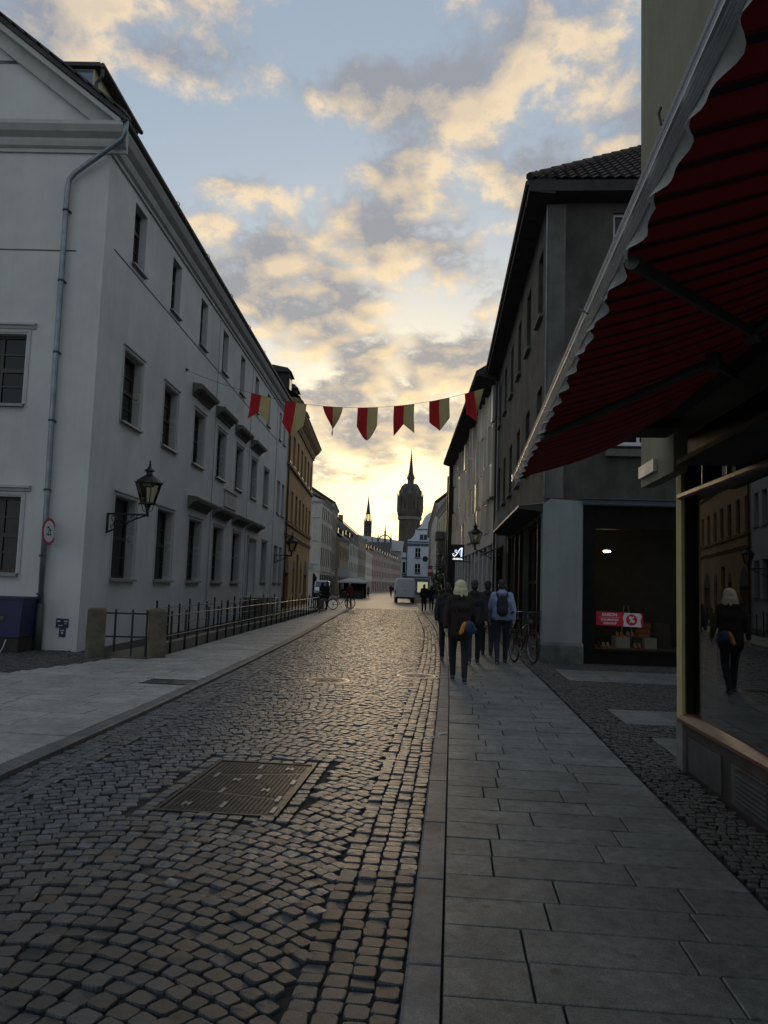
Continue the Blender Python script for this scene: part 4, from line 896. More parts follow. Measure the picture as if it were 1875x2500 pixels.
def shoebox(u_, z_, w_, md_, lab, off):
    t = thing('shoe_box', fF.pt(u_,-.85,z_), lab, 'shoe box', 'stacked shoe boxes'); MB(fF).box(u_,u_+w_,-1.0-off,-.72-off,z_,z_+.085).build('box', md_, t); MB(fF).box(u_-.006,u_+w_+.006,-1.006-off,-.714-off,z_+.085,z_+.112).build('lid', m_boxl if md_ is m_shoebox else m_boxd, t)
for i, nm in enumerate(('bottom','middle','top')): shoebox(2.28+.012*i, .604+i*.114, .26, m_shoebox, nm+' box of the short orange shoe box stack beside the sale poster', 0)
for i, nm in enumerate(('lowest','second lowest','middle','second highest','highest')): shoebox(2.70+.01*(i%2), .361+i*.114, .30, m_boxd, nm+' box of the tall dark shoe box stack in the shoe shop', .0)
def shoe_pair(u_, z_, o_, m_, lab, heel=.0):
    t = thing('pair_of_shoes', fF.pt(u_,o_,z_), lab, 'shoes', 'shoes on display')
    for k in (0,1):
        uu = u_+k*.10; c0 = fF.pt(uu,o_,z_)-ROOT[t.name]; n_ = fF.N
        blob('shoe', [(c0+Vector((0,0,.03)),.03,c0+n_*.09+Vector((0,0,.03)),.032),(c0+n_*.09+Vector((0,0,.03)),.032,c0+n_*.17+Vector((0,0,.02)),.022),(c0+Vector((0,0,.03)),.03,c0+Vector((0,0,.085)),.036)], .008, m_, t, 3)
shoe_pair(1.80,.604,-.72, mat('yellow_shoe',(.55,.38,.13),.6), 'pair of yellow ankle shoes on the left plinth under the sale poster')
shoe_pair(2.10,.604,-.95, mat('cream_shoe',(.50,.42,.30),.6), 'pair of cream shoes on the recessed plinth under the sale poster')
shoe_pair(2.18,.361,-.62, mat('pink_shoe',(.55,.34,.32),.6), 'pair of pink shoes standing between the two pale plinths')
shoe_pair(1.24,.361,-.55, mat('dark_shoe',(.08,.07,.06),.6), 'pair of dark shoes at the left end of the shoe shop window')
shoe_pair(1.46,.361,-.6, mat('beige_shoe',(.55,.45,.30),.6), 'pair of beige shoes on the window floor left of the plinths')
t = thing('display_ladder', fF.pt(2.1,-1.2,.36), 'small wooden step ladder behind the sale poster in the shoe shop', 'ladder')
for k in (0,1): MB(fF).tube([(2.05+k*.1,-1.12,1.32),(1.95+k*.3,-1.05,.36)],.016,6).build('leg', mat('pale_wood',(.30,.24,.17),.6), t)
for z_ in (.6,.85,1.1): MB(fF).box(1.97+.1*(z_-.36),2.23-.1*(z_-.36),-1.13,-1.05,z_,z_+.02).build('tread', MATS['pale_wood'], t)
t = thing('ceiling_lamp', fF.pt(1.60,-.9,2.6), 'small glowing oval lamp hanging inside the shoe shop', 'lamp')
MB(fF).lathe([(.001,2.61),(.075,2.605),(.088,2.585),(.075,2.565),(.001,2.56)], (1.60,-.9,0), 16).build('glowing_shade', emit('warm_lamp',(1,.62,.25),22.0), t, True)
MB(fF).tube([(1.60,-.9,2.61),(1.60,-.9,3.54)],.006,5).build('cord', m_bark, t)

# ------------------------------------------------------------------ panelled shop building (right, middle distance)
PA = (1.7658,33.0584); UA = (-0.06909,0.99761); fA = Fr(PA, UA, (-UA[1],UA[0]))
ab = thing('panelled_building', (PA[0],PA[1],0), 'modern shop building with tall pale vertical panels and wide dark eave on the right', 'building')
LA = 24.0
MB(fA).box(0,LA,-.6,-.05,3.55,10.6).build('core_wall', mat('panel_back',(.04,.038,.036),.7), ab)
MB(fA).box(0,LA,-.4,.10,3.55,4.12).build('fascia_slab', mat('fascia_grey',(.42,.415,.41),.6,.06,2,streak=.2), ab)
m_pan = mat('pale_metal_panel', (.60,.545,.47), .30, .06, 1.0, .03, 20, metal=.6, rnd=.28); m_panw = mat('grey_glass_strip', (.10,.105,.115), .12, .1, 1, spec=.8)
rows = ((4.14,5.55),(5.58,7.05),(7.08,8.85),(8.88,10.5))
for r_, (za,zb) in enumerate(rows):
    uu = .05; k = 0
    while uu < LA-.2:
        w_ = random.choice((.42,.55,.7)); w_ = min(w_, LA-uu-.02)
        win = (k % 4 == (r_*2) % 4) and r_ < 4; o_ = random.choice((.0,.05,.12,.20)) if not win else -.03
        dzz = random.choice((0,0,.12,-.12)) if 0 < r_ < 3 else 0
        MB(fA).box(uu+.012,uu+w_-.012,-.05,o_+.02,za,zb-.03).build('glass_strip' if win else 'panel', m_panw if win else m_pan, ab)
        if not win and k % 2: MB(fA).box(uu+w_-.011,uu+w_+.011,-.05,o_+.17,za,zb-.03).build('fin', m_pan, ab)
        uu += w_; k += 1
uu = .1; k = 0
m_col = mat('white_pier', (.50,.49,.47), .7, .06, 2, streak=.2)
while uu < LA-.8:
    MB(fA).box(uu,uu+.55,-.35,.06,-.05,3.55).build('pier', m_col, ab)
    MB(fA).poly([(uu+.55,-.28,.1),(uu+2.0,-.28,.1),(uu+2.0,-.28,3.55),(uu+.55,-.28,3.55)]).build('shop_pane', m_pane, ab); MB(fA).box(uu+.55,uu+2.0,-.33,-.2,-.05,.12).build('threshold', m_gutter, ab); uu += 2.0
MB(fA).extr([(-.6,10.6),(.10,10.6),(.95,10.85),(.98,10.9),(.98,11.02),(-5,14.8),(-5,14.6)], -.1, LA+.8).build('roof_with_eave', m_eave, ab)
MB(fA).box(-.02,.0,-5,0,-.1,12.5).build('party_wall', m_white, ab)
pb = thing('black_portal', fA.pt(24.6,0,0), 'tall black portal frame rising beside the panelled building', 'portal')
MB(fA).box(24.05,24.5,-.5,.55,0,10.9).build('upright', m_bark, pb); MB(fA).box(26.2,26.6,-.5,.55,0,10.2).build('upright', m_bark, pb); MB(fA).box(24.5,26.2,-.5,.2,9.6,10.2).build('lintel', m_bark, pb)
# ARSENAL projecting sign
sp = fA.pt(11.4,0,0); t = thing('projecting_sign', (.25,44.4,3.1), 'black square hanging sign with white A emblem reading ARSENAL', 'sign')
MB().box(-.14,.61,44.36,44.50,3.13,4.10).build('sign_box', m_black, t)
MB().box(.61,1.02,44.41,44.45,3.10,3.15).box(.96,1.02,44.38,44.48,2.6,3.2).build('bracket', m_bark, t)
m_glowsign = emit('lit_sign_white', (.8,.85,.9), .9); m_glowblue = emit('lit_sign_blue', (.05,.30,.62), .8)
nY = Vector((0,-1,0)); ctr = Vector((.235,44.355,3.6))
text_part('ARSENAL', .125, m_glowsign, t, Vector((.25,44.355,3.27)), (1,0,0), nY, 'lettering', .002, bold=.006, sx=1.1)
def arc(cx, cz, r, a0, a1, n): return [(cx+r*math.cos(a0+(a1-a0)*i/n), 44.352, cz+r*math.sin(a0+(a1-a0)*i/n)) for i in range(n+1)]
em = MB(); em.raw([(x_,44.354,z_) for x_,z_ in ((.45,3.92),(.52,3.92),(.49,3.40),(.42,3.40))],[[0,1,2,3]])
pts = [(.47,3.90),(.38,3.84),(.30,3.74),(.22,3.60),(.14,3.48),(.07,3.43),(.0,3.45),(-.04,3.51),(-.02,3.57),(.03,3.58),(.05,3.54)]
em.tube([(x_,44.352,z_) for x_,z_ in pts],[.03,.03,.028,.026,.024,.024,.022,.02,.018,.016,.012],6); em.tube([(x_,44.352,z_) for x_,z_ in ((.20,3.62),(.12,3.66),(.08,3.72),(.11,3.78),(.17,3.78),(.20,3.73),(.16,3.70))],.016,6)
em.build('a_emblem', m_glowsign, t); MB().raw([(x_,44.3545,z_) for x_,z_ in ((.44,3.86),(.31,3.60),(.42,3.43))],[[0,1,2]]).build('blue_fill', m_glowblue, t)
lantern('wall_lantern', 'black scroll arm lantern over the shops on the right, nearest of that side', fA, 1.2, 3.36, .74, simple=True)
lantern('wall_lantern', 'small black lantern beside the black ARSENAL sign, farther down the right side', fA, 27.6, 3.4, .9, simple=True)
# ------------------------------------------------------------------ near shop on the right
fS = Fr((2.10,7.47),(0.0105,-0.99994),(-0.99994,-0.0105))      # u towards the camera, o out to the street
nb_ = thing('corner_shop', (2.1,7.47,0), 'near shop on the right with big timber framed window under the red awning', 'building')
LS = 10.0
m_wood = mat('varnished_timber', (.13,.055,.028), .36, .2, 7, .15, 60, col2=(.065,.026,.014)); m_base = mat('dark_brown_stone', (.045,.032,.028), .5, .25, 3, .2, 40)
MB(fS).box(.10,LS,-.30,-.02,-.05,.44).build('plinth_wall', m_base, nb_)
MB(fS).box(-.02,.17,-.30,.012,-.05,.455).build('corner_base', mat('grey_stone_base',(.13,.125,.11),.85,.2,5,.4,50), nb_)
MB(fS).box(-.01,.15,-.30,.008,.455,3.05).build('pilaster', m_shopyel, nb_)
for a,b_ in ((.28,1.08),(1.30,2.15),(2.4,3.3),(3.6,4.5)): MB(fS).box(a,b_,-.03,-.005,.06,.36).build('plinth_panel', mat('plinth_panel_stone',(.06,.058,.055),.4,.2,4,.1,40), nb_)
gr = MB(fS).box(1.42,2.05,-.012,.008,.10,.34).build('cellar_vent', m_gutter, nb_)
for i in range(6): MB(fS).box(1.46,2.0,.008,.02,.125+i*.035,.14+i*.035).build('slat', mat('vent_slat',(.12,.125,.13),.4,metal=.5), gr)
b = MB(fS); b.extr([(-.2,.46),(.035,.46),(.045,.475),(.045,.50),(.02,.515),(-.03,.545),(-.2,.55)], .12, LS); b.build('window_ledge', m_wood, nb_)
b = MB(fS); b.box(.15,.20,-.16,-.02,.55,2.49).box(.15,.20,-.16,-.02,2.545,2.78); b.box(4.8,4.95,-.16,-.02,.55,2.78); b.build('window_jamb', m_brown, nb_)
MB(fS).extr([(-.14,2.485),(.03,2.485),(.045,2.50),(.045,2.53),(.02,2.545),(-.14,2.545)], .14, LS).build('transom', m_wood, nb_)
for a,b_ in ((.655,.70),(1.24,1.40),(1.76,1.86),(2.5,2.6),(3.2,3.3)): MB(fS).box(a,b_,-.14,-.03,2.546,2.78).build('mullion', m_brown, nb_)
for a in (.655,1.24): MB(fS).box(a-.018,a,-.13,-.02,2.546,2.78).build('mullion_edge', m_wood, nb_)
MB(fS).box(.12,LS,-.25,-.01,2.78,3.05).build('window_header', m_brown, nb_)
MB(fS).poly([(.20,-.075,.55),(2.6,.010,.55),(2.6,.010,2.486),(.20,-.075,2.486)]).build('display_pane', glass_clear, nb_); MB(fS).box(2.6,2.72,-.16,.022,.55,2.486).build('mullion', m_brown, nb_); MB(fS).poly([(2.72,-.10,.55),(4.8,-.10,.55),(4.8,-.10,2.486),(2.72,-.10,2.486)]).build('display_pane', glass_clear, nb_)
us_ = (.20,.655,1.24,1.76,2.5,3.2,4.8)
for i in range(6): MB(fS).poly([(us_[i],-.10,2.545),(us_[i+1],-.10,2.545),(us_[i+1],-.10,2.78),(us_[i],-.10,2.78)]).build('top_light_pane', glass_clear, nb_)
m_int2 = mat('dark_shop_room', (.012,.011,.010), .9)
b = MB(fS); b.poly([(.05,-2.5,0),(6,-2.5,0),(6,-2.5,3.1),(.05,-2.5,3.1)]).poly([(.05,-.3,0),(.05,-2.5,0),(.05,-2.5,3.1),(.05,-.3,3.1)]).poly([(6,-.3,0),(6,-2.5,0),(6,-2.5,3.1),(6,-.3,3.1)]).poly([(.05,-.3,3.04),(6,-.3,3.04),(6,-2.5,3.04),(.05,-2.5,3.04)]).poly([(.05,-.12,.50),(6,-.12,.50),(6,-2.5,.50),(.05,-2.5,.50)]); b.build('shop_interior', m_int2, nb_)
b = MB(fS); b.wall(-.0+.06,LS,3.05,12.0,[],.35); b.poly([(.06,.35,3.05),(LS,.35,3.05),(LS,-.3,3.05),(.06,-.3,3.05)]); b.poly([(.06,.35,3.05),(.06,.35,12),(.06,-9,12),(.06,-9,3.05)]); b.poly([(.06,.35,12),(LS,.35,12),(LS,-9,12),(.06,-9,12)]); b.build('upper_wall', m_shopwall, nb_)
MB(fS).box(.06,1.10,.24,.349,2.60,3.06).build('overhang', m_shopwall, nb_)
MB(fS).poly([(.02,-.3,-.1),(.02,-9,-.1),(.02,-9,3.05),(.02,-.3,3.05)]).build('side_wall', m_shopwall, nb_)
MB(fS).box(1.62,LS,-.02,.48,2.565,2.60).build('window_hood', m_eave, nb_)
MB(fS).tube([(1.02,.35,5.62),(1.02,.42,5.62),(1.02,.44,5.72),(1.02,.42,5.78)],.012,5).tube([(1.16,.36,5.4),(1.02,.40,5.66)],.010,5).build('iron_hook', m_bark, nb_)
t = thing('wall_plate', fS.pt(.36,.36,2.72), 'small blank white plate on the overhanging wall above the shop corner', 'sign'); MB(fS).box(.10,.62,.352,.385,2.675,2.785).build('plate', mat('cream_plate',(.55,.52,.45),.5), t)
# small goods behind the big pane
t = thing('yellow_topped_bottle', fS.pt(2.02,-.32,.5), 'small blue object with yellow top behind the near shop pane', 'bottle')
MB(fS).lathe([(.055,.50),(.06,.56),(.05,.62),(.03,.66)], (2.02,-.32,0), 12).build('body', mat('blue_plastic',(.04,.06,.16),.4), t, True); MB(fS).lathe([(.032,.66),(.034,.72),(.012,.76),(.001,.77)], (2.02,-.32,0), 12).build('cap', mat('yellow_plastic',(.35,.34,.04),.4), t, True)
t = thing('crumpled_cloth', fS.pt(1.7,-.35,.5), 'crumpled pale cloth lying behind the near shop pane', 'cloth'); c0 = Vector((0,0,0))
blob('folds', [((0,0,.03),.05,(.12,.03,.02),.035),((.05,.06,.03),.045,(-.08,.1,.02),.03),((.1,-.06,.02),.03,(-.05,-.1,.025),.04)], .012, mat('pale_cloth',(.30,.31,.30),.9), t, 2)

# ------------------------------------------------------------------ awning
def xbar(y): return .385+.0148*y
aw = thing('red_awning', (1.1,3.2,2.4), 'large red striped folding awning over the near shop pavement', 'awning')
m = bpy.data.materials.new('striped_awning_cloth'); m.use_nodes = True; nt2 = m.node_tree; nt2.nodes.clear(); L2 = nt2.links.new
o_ = nt2.nodes.new('ShaderNodeOutputMaterial'); geo = nt2.nodes.new('ShaderNodeNewGeometry'); sp_ = nt2.nodes.new('ShaderNodeSeparateXYZ'); tco = nt2.nodes.new('ShaderNodeTexCoord'); L2(tco.outputs['Object'], sp_.inputs[0])
mm = nt2.nodes.new('ShaderNodeMath'); mm.operation = 'MULTIPLY'; mm.inputs[1].default_value = 1/.135; L2(sp_.outputs[1], mm.inputs[0])
mf = nt2.nodes.new('ShaderNodeMath'); mf.operation = 'FRACT'; L2(mm.outputs[0], mf.inputs[0])
rp_ = nt2.nodes.new('ShaderNodeValToRGB'); L2(mf.outputs[0], rp_.inputs[0]); rp_.color_ramp.interpolation = 'CONSTANT'
el = rp_.color_ramp.elements; el[0].position = 0; el[0].color = (.24,.011,.013,1); el[1].position = .60; el[1].color = (.10,.006,.008,1)
for p_, c_ in ((.70,(.02,.004,.005,1)),(.82,(.018,.004,.005,1)),(.90,(.20,.008,.010,1))): q = el.new(p_); q.color = c_
df = nt2.nodes.new('ShaderNodeBsdfPrincipled'); df.inputs['Roughness'].default_value = .85; tr_ = nt2.nodes.new('ShaderNodeBsdfTranslucent'); mx_ = nt2.nodes.new('ShaderNodeMixShader'); mx_.inputs[0].default_value = .07
wv = nt2.nodes.new('ShaderNodeTexNoise'); wv.inputs['Scale'].default_value = 300; bp_ = nt2.nodes.new('ShaderNodeBump'); bp_.inputs['Strength'].default_value = .2; bp_.inputs['Distance'].default_value = .003; L2(wv.outputs['Fac'], bp_.inputs['Height']); L2(bp_.outputs[0], df.inputs['Normal'])
L2(rp_.outputs[0], df.inputs['Base Color']); L2(rp_.outputs[0], tr_.inputs['Color']); L2(df.outputs[0], mx_.inputs[1]); L2(tr_.outputs[0], mx_.inputs[2]); L2(mx_.outputs[0], o_.inputs['Surface'])
ZB = 2.55
b = MB(); ys = np.linspace(-1.6,6.5,82); nx_ = 9; idx = []
for y in ys:
    r_ = []
    for i in range(nx_):
        f = i/(nx_-1); x = xbar(y)+.04+(1.69-xbar(y)-.04)*f; z = ZB-.01+.48*f-.05*math.sin(math.pi*f)+.010*math.sin(y*23.0)*math.sin(math.pi*f)*(.4+.6*f); r_.append(b.p(x,y,z))
    idx.append(r_)
for i in range(len(ys)-1):
    for j in range(nx_-1): b.f.append([idx[i][j],idx[i][j+1],idx[i+1][j+1],idx[i+1][j]])
b.build('canopy', m, aw, True)
MB().tube([(xbar(6.5)+.05,6.505,ZB-.01),(1.1,6.505,ZB+.22),(1.69,6.505,ZB+.47)],.012,5).build('canopy_hem', m_eave, aw)
# front bar: ribbed extrusion
m_alu = mat('aged_white_aluminium', (.86,.87,.88), .24, .05, 2, metal=.75); m_grv = mat('bar_groove', (.04,.042,.05), .5)
def barprof():
    P_ = [(-.004,.0),(.0,.012)]
    for i in range(3): P_ += [(-.002,.016+i*.008),(.0015,.020+i*.008)]
    P_ += [(.008,.042),(.008,.050)]
    for i in range(4): P_ += [(-.002,.054+i*.008),(.0015,.058+i*.008)]
    P_ += [(.010,.096),(.055,.096),(.060,.08),(.060,.0)]
    for i in range(4): P_ += [(.052-i*.012,-.003),(.046-i*.012,.001)]
    return [(a*.52, z*.52+.046) for a, z in P_]
pf = barprof(); b = MB(); ring = []
yb_ = (-1.6,1.0,3.0,5.0,6.52)
for y in yb_: ring.append([b.p(xbar(y)+o2, y, ZB-.075+z2) for o2,z2 in pf])
for i in range(len(yb_)-1):
    n = len(pf)
    for j in range(n): b.f.append([ring[i][j],ring[i][(j+1)%n],ring[i+1][(j+1)%n],ring[i+1][j]])
b.f += [ring[0], ring[-1]]
fb = b.build('front_bar', m_alu, aw)
b = MB(); A = [b.p(xbar(y)+.0005,y,ZB-.075+.046+.042*.52) for y in yb_]; B = [b.p(xbar(y)+.0005,y,ZB-.075+.046+.050*.52) for y in yb_]; b.f = [[A[i],A[i+1],B[i+1],B[i]] for i in range(4)]; b.build('bar_groove', m_grv, fb)
MB().box(xbar(6.5)-.004,xbar(6.5)+.036,6.52,6.535,ZB-.034,ZB+.024).build('end_cap', m_alu, fb)
MB().tube([(xbar(2.55)-.004,2.55,ZB+.02),(xbar(2.55)-.02,2.56,ZB-.0),(xbar(2.5)-.002,2.5,ZB-.04)],.004,4).build('loose_wire', m_grv, fb)
b = MB(); ys = np.linspace(-1.5,6.48,420); rows_ = []
for y in ys:
    ph = (y % .30)/.30; dep = .014+.024*(abs(math.sin(math.pi*ph)))**.8; r_ = []
    for k in range(5):
        f = k/4; r_.append(b.p(xbar(y)+.032+.016*f*math.sin(2*math.pi*y/.30+.6)+.009*f*math.sin(y*47), y, ZB-.027-dep*f))
    rows_.append(r_)
for i in range(len(ys)-1):
    for k in range(4): b.f.append([rows_[i][k],rows_[i+1][k],rows_[i+1][k+1],rows_[i][k+1]])
b.build('valance', mat('pale_valance_cloth',(.50,.51,.50),.9,.12,6,.3,120,trans=.25), aw, True)
m_arm = mat('dull_arm_metal', (.08,.08,.075), .5, .15, 5, metal=.4)
for (p0,p1,p2) in (((.46,2.05,2.49),(1.24,3.3,2.72),(1.66,2.5,2.93)),((.50,4.5,2.49),(1.20,3.66,2.70),(1.66,4.7,2.93))):
    a1 = MB().tube([p0,p1],.021,8).build('folding_arm', m_arm, aw); MB().tube([p1,p2],.026,8).build('arm_upper_section', m_arm, a1)
    c_ = Vector(p1); MB().lathe([(.034,-.04),(.038,-.025),(.038,.025),(.034,.04)], p1, 10).build('elbow_joint', m_arm, a1)
MB().box(1.60,1.735,-1.6,6.55,2.98,3.16).build('cassette', m_eave, aw); MB().box(1.45,1.74,6.1,6.5,2.90,2.98).build('wall_bracket', m_eave, aw)

# ------------------------------------------------------------------ bunting across the street
a_, c_ = Vector((-8.15,22.34,7.968)), Vector((1.83,23.80,8.28)); A0_, C0_ = Vector((-8.254,22.336,7.968)), Vector((1.931,23.807,8.28))
def bpt(t): p = A0_.lerp(C0_, t); p.z -= 4*1.1*t*(1-t); return p
tag(MB().tube([tuple(bpt(t)) for t in np.linspace(.008,.992,60)],.006,5).build('bunting_cord', m_gutter), 'thin sagging cord strung across the street carrying the pennants', 'cord')
m_fr = mat('flag_red', (.42,.022,.028), .85, .10, 3, trans=.45); m_fy = mat('flag_straw_yellow', (.46,.41,.21), .85, .08, 3, trans=.45)
along = (C0_-A0_).normalized(); along.z = 0; along.normalize(); side = Vector((-along.y,along.x,0))
FL = [(.1953,.2537,'leftmost pennant, swallow tailed, red and yellow, hanging before the white wall','swallow',.86,.16,-.10),
 (.2965,.3602,'pointed red and yellow pennant before the roof edge of the ochre building','point',1.05,.22,-.10),
 (.4111,.4649,'twisted pennant showing mostly its pale half, third from the left','twist',.95,.3,.0),
 (.5121,.5729,'pointed red and yellow pennant hanging flat, fourth from the left','point',1.02,.42,0),
 (.6202,.682,'swallow tailed red and yellow pennant right of the middle','swallow',1.0,.10,0),
 (.7262,.7874,'short pointed red and yellow pennant, second from the right','point',1.0,.42,.02),
 (.8328,.892,'rightmost pennant with its yellow half folded back beside the panelled building','fold',.98,.3,.10)]
for k, (t0,t1,lab,kind,h_,ph,sh_) in enumerate(FL):
    p0, p1 = bpt(t0), bpt(t1); t = thing('pennant', p0.lerp(p1,.5), lab, 'pennant', 'red and yellow street pennants')
    for half, mm_ in ((0,m_fr),(1,m_fy)):
        b = MB(); nu, nv = 7, 14; g_ = []
        for i in range(nu+1):
            s_ = (half+i/nu)*.5; r_ = []
            for j in range(nv+1):
                e_ = abs(s_-.5)*2      # 0 centre, 1 edge
                ln = h_*(1-.36*e_) if kind in ('point','fold','twist') else h_*(.60+.34*e_)
                if kind == 'point' and k == 3: ln = h_*(1-.42*e_**1.6)
                v = ln*j/nv; base = p0.lerp(p1, s_); wob = .055*math.sin(5*s_+3.2*v+k)*(v/h_+.1)+.03*math.sin(13*s_-4*v+2*k)*(v+.05)
                q = base+Vector((0,0,-v))+side*wob+along*(sh_*v+.02*math.sin(4*v+k)*v)
                if kind == 'twist':
                    f = v/h_; ang = 2.3*f**1.2; cx = p0.lerp(p1,.45); w_ = (s_-.45)*.62*(1-.55*f); q = cx+Vector((0,0,-v))+along*(math.cos(ang)*w_+.05*f)+side*(math.sin(ang)*w_)
                if kind == 'fold' and s_ > .5:
                    f = (s_-.5)*.62; q = p0.lerp(p1,.5)+Vector((0,0,-v))+along*(sh_*v+f*(.95-.75*min(1,v/.8)))+side*(f*.7*min(1,v/.6))+Vector((0,0,(p1.z-p0.z)*(s_-.5)))
                r_.append(b.p(*q))
            g_.append(r_)
        for i in range(nu):
            for j in range(nv): b.f.append([g_[i][j],g_[i+1][j],g_[i+1][j+1],g_[i][j+1]])
        b.build('red_half' if half == 0 else 'yellow_half', mm_, t, True)
# ------------------------------------------------------------------ houses farther down the street
def house(name, label, p0, p1, side, depth, ez, rz, wm, rm, rows, n, ww, group=None, end0=None, end1=None, dorm=0, chim=0, ground=True, sillm=None, gable=False, fm=None, nzz=2):
    p0, p1 = Vector((p0[0],p0[1],0)), Vector((p1[0],p1[1],0)); U_ = (p1-p0); L_ = U_.length; U_.normalize()
    N_ = Vector((U_.y,-U_.x,0)) if side == 'L' else Vector((-U_.y,U_.x,0))
    fr = Fr((p0.x,p0.y),(U_.x,U_.y),(N_.x,N_.y)); t = thing(name, (p0.x,p0.y,0), label, 'house', group)
    wins = []; pitch = L_/n
    for (z0,z1) in rows:
        for i in range(n): c = pitch*(i+.5); wins.append((c-ww/2,c+ww/2,z0,z1))
    doors = [(pitch*(i+.5)-ww*.8,pitch*(i+.5)+ww*.8,.05,2.7) for i in range(n)] if ground else []
    MB(fr).wall(0,L_,-.15,ez, wins+doors, 0, .10).build('street_wall', wm, t)
    gz = rz if not gable else ez
    for uu, ew in ((0,end0),(L_,end1)):
        b = MB(fr)
        if gable: b.poly([(uu,0,-.15),(uu,-depth,-.15),(uu,-depth,ez),(uu,0,ez)])
        else: b.poly([(uu,0,-.15),(uu,-depth,-.15),(uu,-depth,ez),(uu,-depth/2,rz),(uu,0,ez)])
        b.build('end_wall', ew or wm, t)
    for w_ in wins: window(t, fr, *w_, depth=.05, nx=2, nz=nzz, sill=.08, sillm=sillm or m_trim, bar=.03, fm=fm or m_frame, pm=m_panefar)
    for w_ in doors: window(t, fr, *w_, depth=.05, nx=1, nz=2, sill=0, fm=m_brown, pm=m_panefar)
    b = MB(fr); e_ = .35; th = .14
    if gable:
        m_ = L_/2
        for s_ in (0,1):
            a = -e_ if s_ == 0 else L_+e_; b.poly([(a,.3,ez-.1),(m_,.3,rz),(m_,-depth,rz),(a,-depth,ez-.1)]).poly([(a,.3,ez-.1+th),(m_,.3,rz+th),(m_,-depth,rz+th),(a,-depth,ez-.1+th)]).poly([(a,.3,ez-.1),(m_,.3,rz),(m_,.3,rz+th),(a,.3,ez-.1+th)])
        MB(fr).poly([(0,0,ez),(L_,0,ez),(m_,0,rz)]).build('gable_wall', wm, t)
    else:
        for s_ in (0,1):
            o0 = e_ if s_ == 0 else -depth-e_; mid_ = -depth/2
            b.poly([(-.15,o0,ez),(L_+.15,o0,ez),(L_+.15,mid_,rz+.2),(-.15,mid_,rz+.2)]).poly([(-.15,o0,ez+th),(L_+.15,o0,ez+th),(L_+.15,mid_,rz+.2+th),(-.15,mid_,rz+.2+th)]).poly([(-.15,o0,ez),(L_+.15,o0,ez),(L_+.15,o0,ez+th),(-.15,o0,ez+th)])
            for uu in (-.15,L_+.15): b.poly([(uu,o0,ez),(uu,o0,ez+th),(uu,mid_,rz+.2+th),(uu,mid_,rz+.2)])
    rf = b.build('roof', rm, t)
    MB(fr).extr([(0,ez-.35),(.08,ez-.35),(.14,ez-.2),(.3,ez-.08),(.3,ez-.01),(0,ez-.01)], 0, L_).build('cornice', m_trim if wm is not m_dark else m_hood, t)
    MB(fr).box(0,L_,0,.06,3.0,3.18).build('string_course', m_trim, t)
    for i in range(dorm):
        c = L_*(i+.5)/dorm; z_ = ez+.5; s2 = (rz-ez)/(depth/2); o_d = -.5/s2-.05
        d_ = MB(fr).box(c-.7,c+.7,o_d-1.6,o_d,z_,z_+1.35).build('dormer', rm, t); MB(fr).prism([(c-.95,z_+1.3),(c+.95,z_+1.3),(c,z_+1.9)], o_d-2.2, o_d+.2).build('dormer_roof', rm, d_); MB(fr).poly([(c-.45,o_d+.004,z_+.2),(c+.45,o_d+.004,z_+.2),(c+.45,o_d+.004,z_+1.2),(c-.45,o_d+.004,z_+1.2)]).build('pane', m_pane, d_)
    for i in range(chim):
        c = L_*(i+.6)/max(1,chim); MB(fr).box(c-.45,c+.45,-depth/2-.5,-depth/2+.5,rz-.4,rz+1.3).build('chimney', m_tiler, t)
    return t, fr
cream = mat('cream_render', (.48,.44,.38), .9, .06, .7, .1, 30, streak=.2); taupe = mat('taupe_render', (.20,.18,.15), .9, .08, .7, streak=.3); tan_ = mat('tan_render', (.34,.26,.19), .9, .08, .7, streak=.2)
offw = mat('off_white_render', (.42,.40,.37), .9, .06, .7, streak=.2); pink = mat('rose_render', (.31,.215,.19), .9, .08, .6, streak=.2); yel = mat('pale_yellow_render', (.46,.42,.27), .9, .06, .7, streak=.2); bluew = mat('blue_white_render', (.56,.60,.66), .9, .04, .7)
LG, RG = 'houses along the left side', 'houses along the right side'
t, fr = house('cream_townhouse', 'tall cream corner house with paired windows beyond the ochre building', (-15.3,88), (-15.7,98.5), 'L', 14, 11.3, 14.2, cream, m_roofd, [(3.9,5.9),(6.6,8.6),(9.3,10.6)], 6, .85, LG, dorm=0, fm=m_frame)
fE = Fr((-15.3,88),(-1,0),(0,-1)); 
for z0,z1 in ((3.9,5.9),(6.6,8.6),(9.3,10.6)): window(t, fE, .35,1.0,z0,z1, depth=-.02, nx=1, nz=2, sill=.06, fm=m_wf)
MB(fE).box(-.02,12,0,.06,3.0,3.18).build('string_course', m_trim, t); MB(fE).box(-.02,12,0,.25,11.1,11.35).build('cornice', m_trim, t)
MB(fE).prism([(.3,.0),(1.5,0),(1.5,2.3),(1.2,2.75),(.9,2.85),(.6,2.75),(.3,2.3)], .01, .03).build('arched_door', m_brown, t)
t2 = thing('shop_sign', (-16.4,87.9,3.4), 'pale green shop sign board on the cream corner house', 'sign'); MB().box(-17.6,-16.2,87.85,87.95,3.3,4.0).build('board', mat('pale_green_board',(.28,.34,.31),.6), t2); MB().disc((-16.9,87.85,3.65),(0,-1,0),.22,.01,20).build('round_emblem', mat('board_green',(.10,.16,.13),.6), t2)
house('gabled_townhouse', 'dark taupe house with steep red gable roof behind the cream corner house', (-15.9,99.5), (-17.2,112), 'L', 11, 12.2, 15.6, taupe, m_tiler, [(4.0,5.8),(6.6,8.4),(9.2,10.9)], 5, 1.0, LG, chim=0)
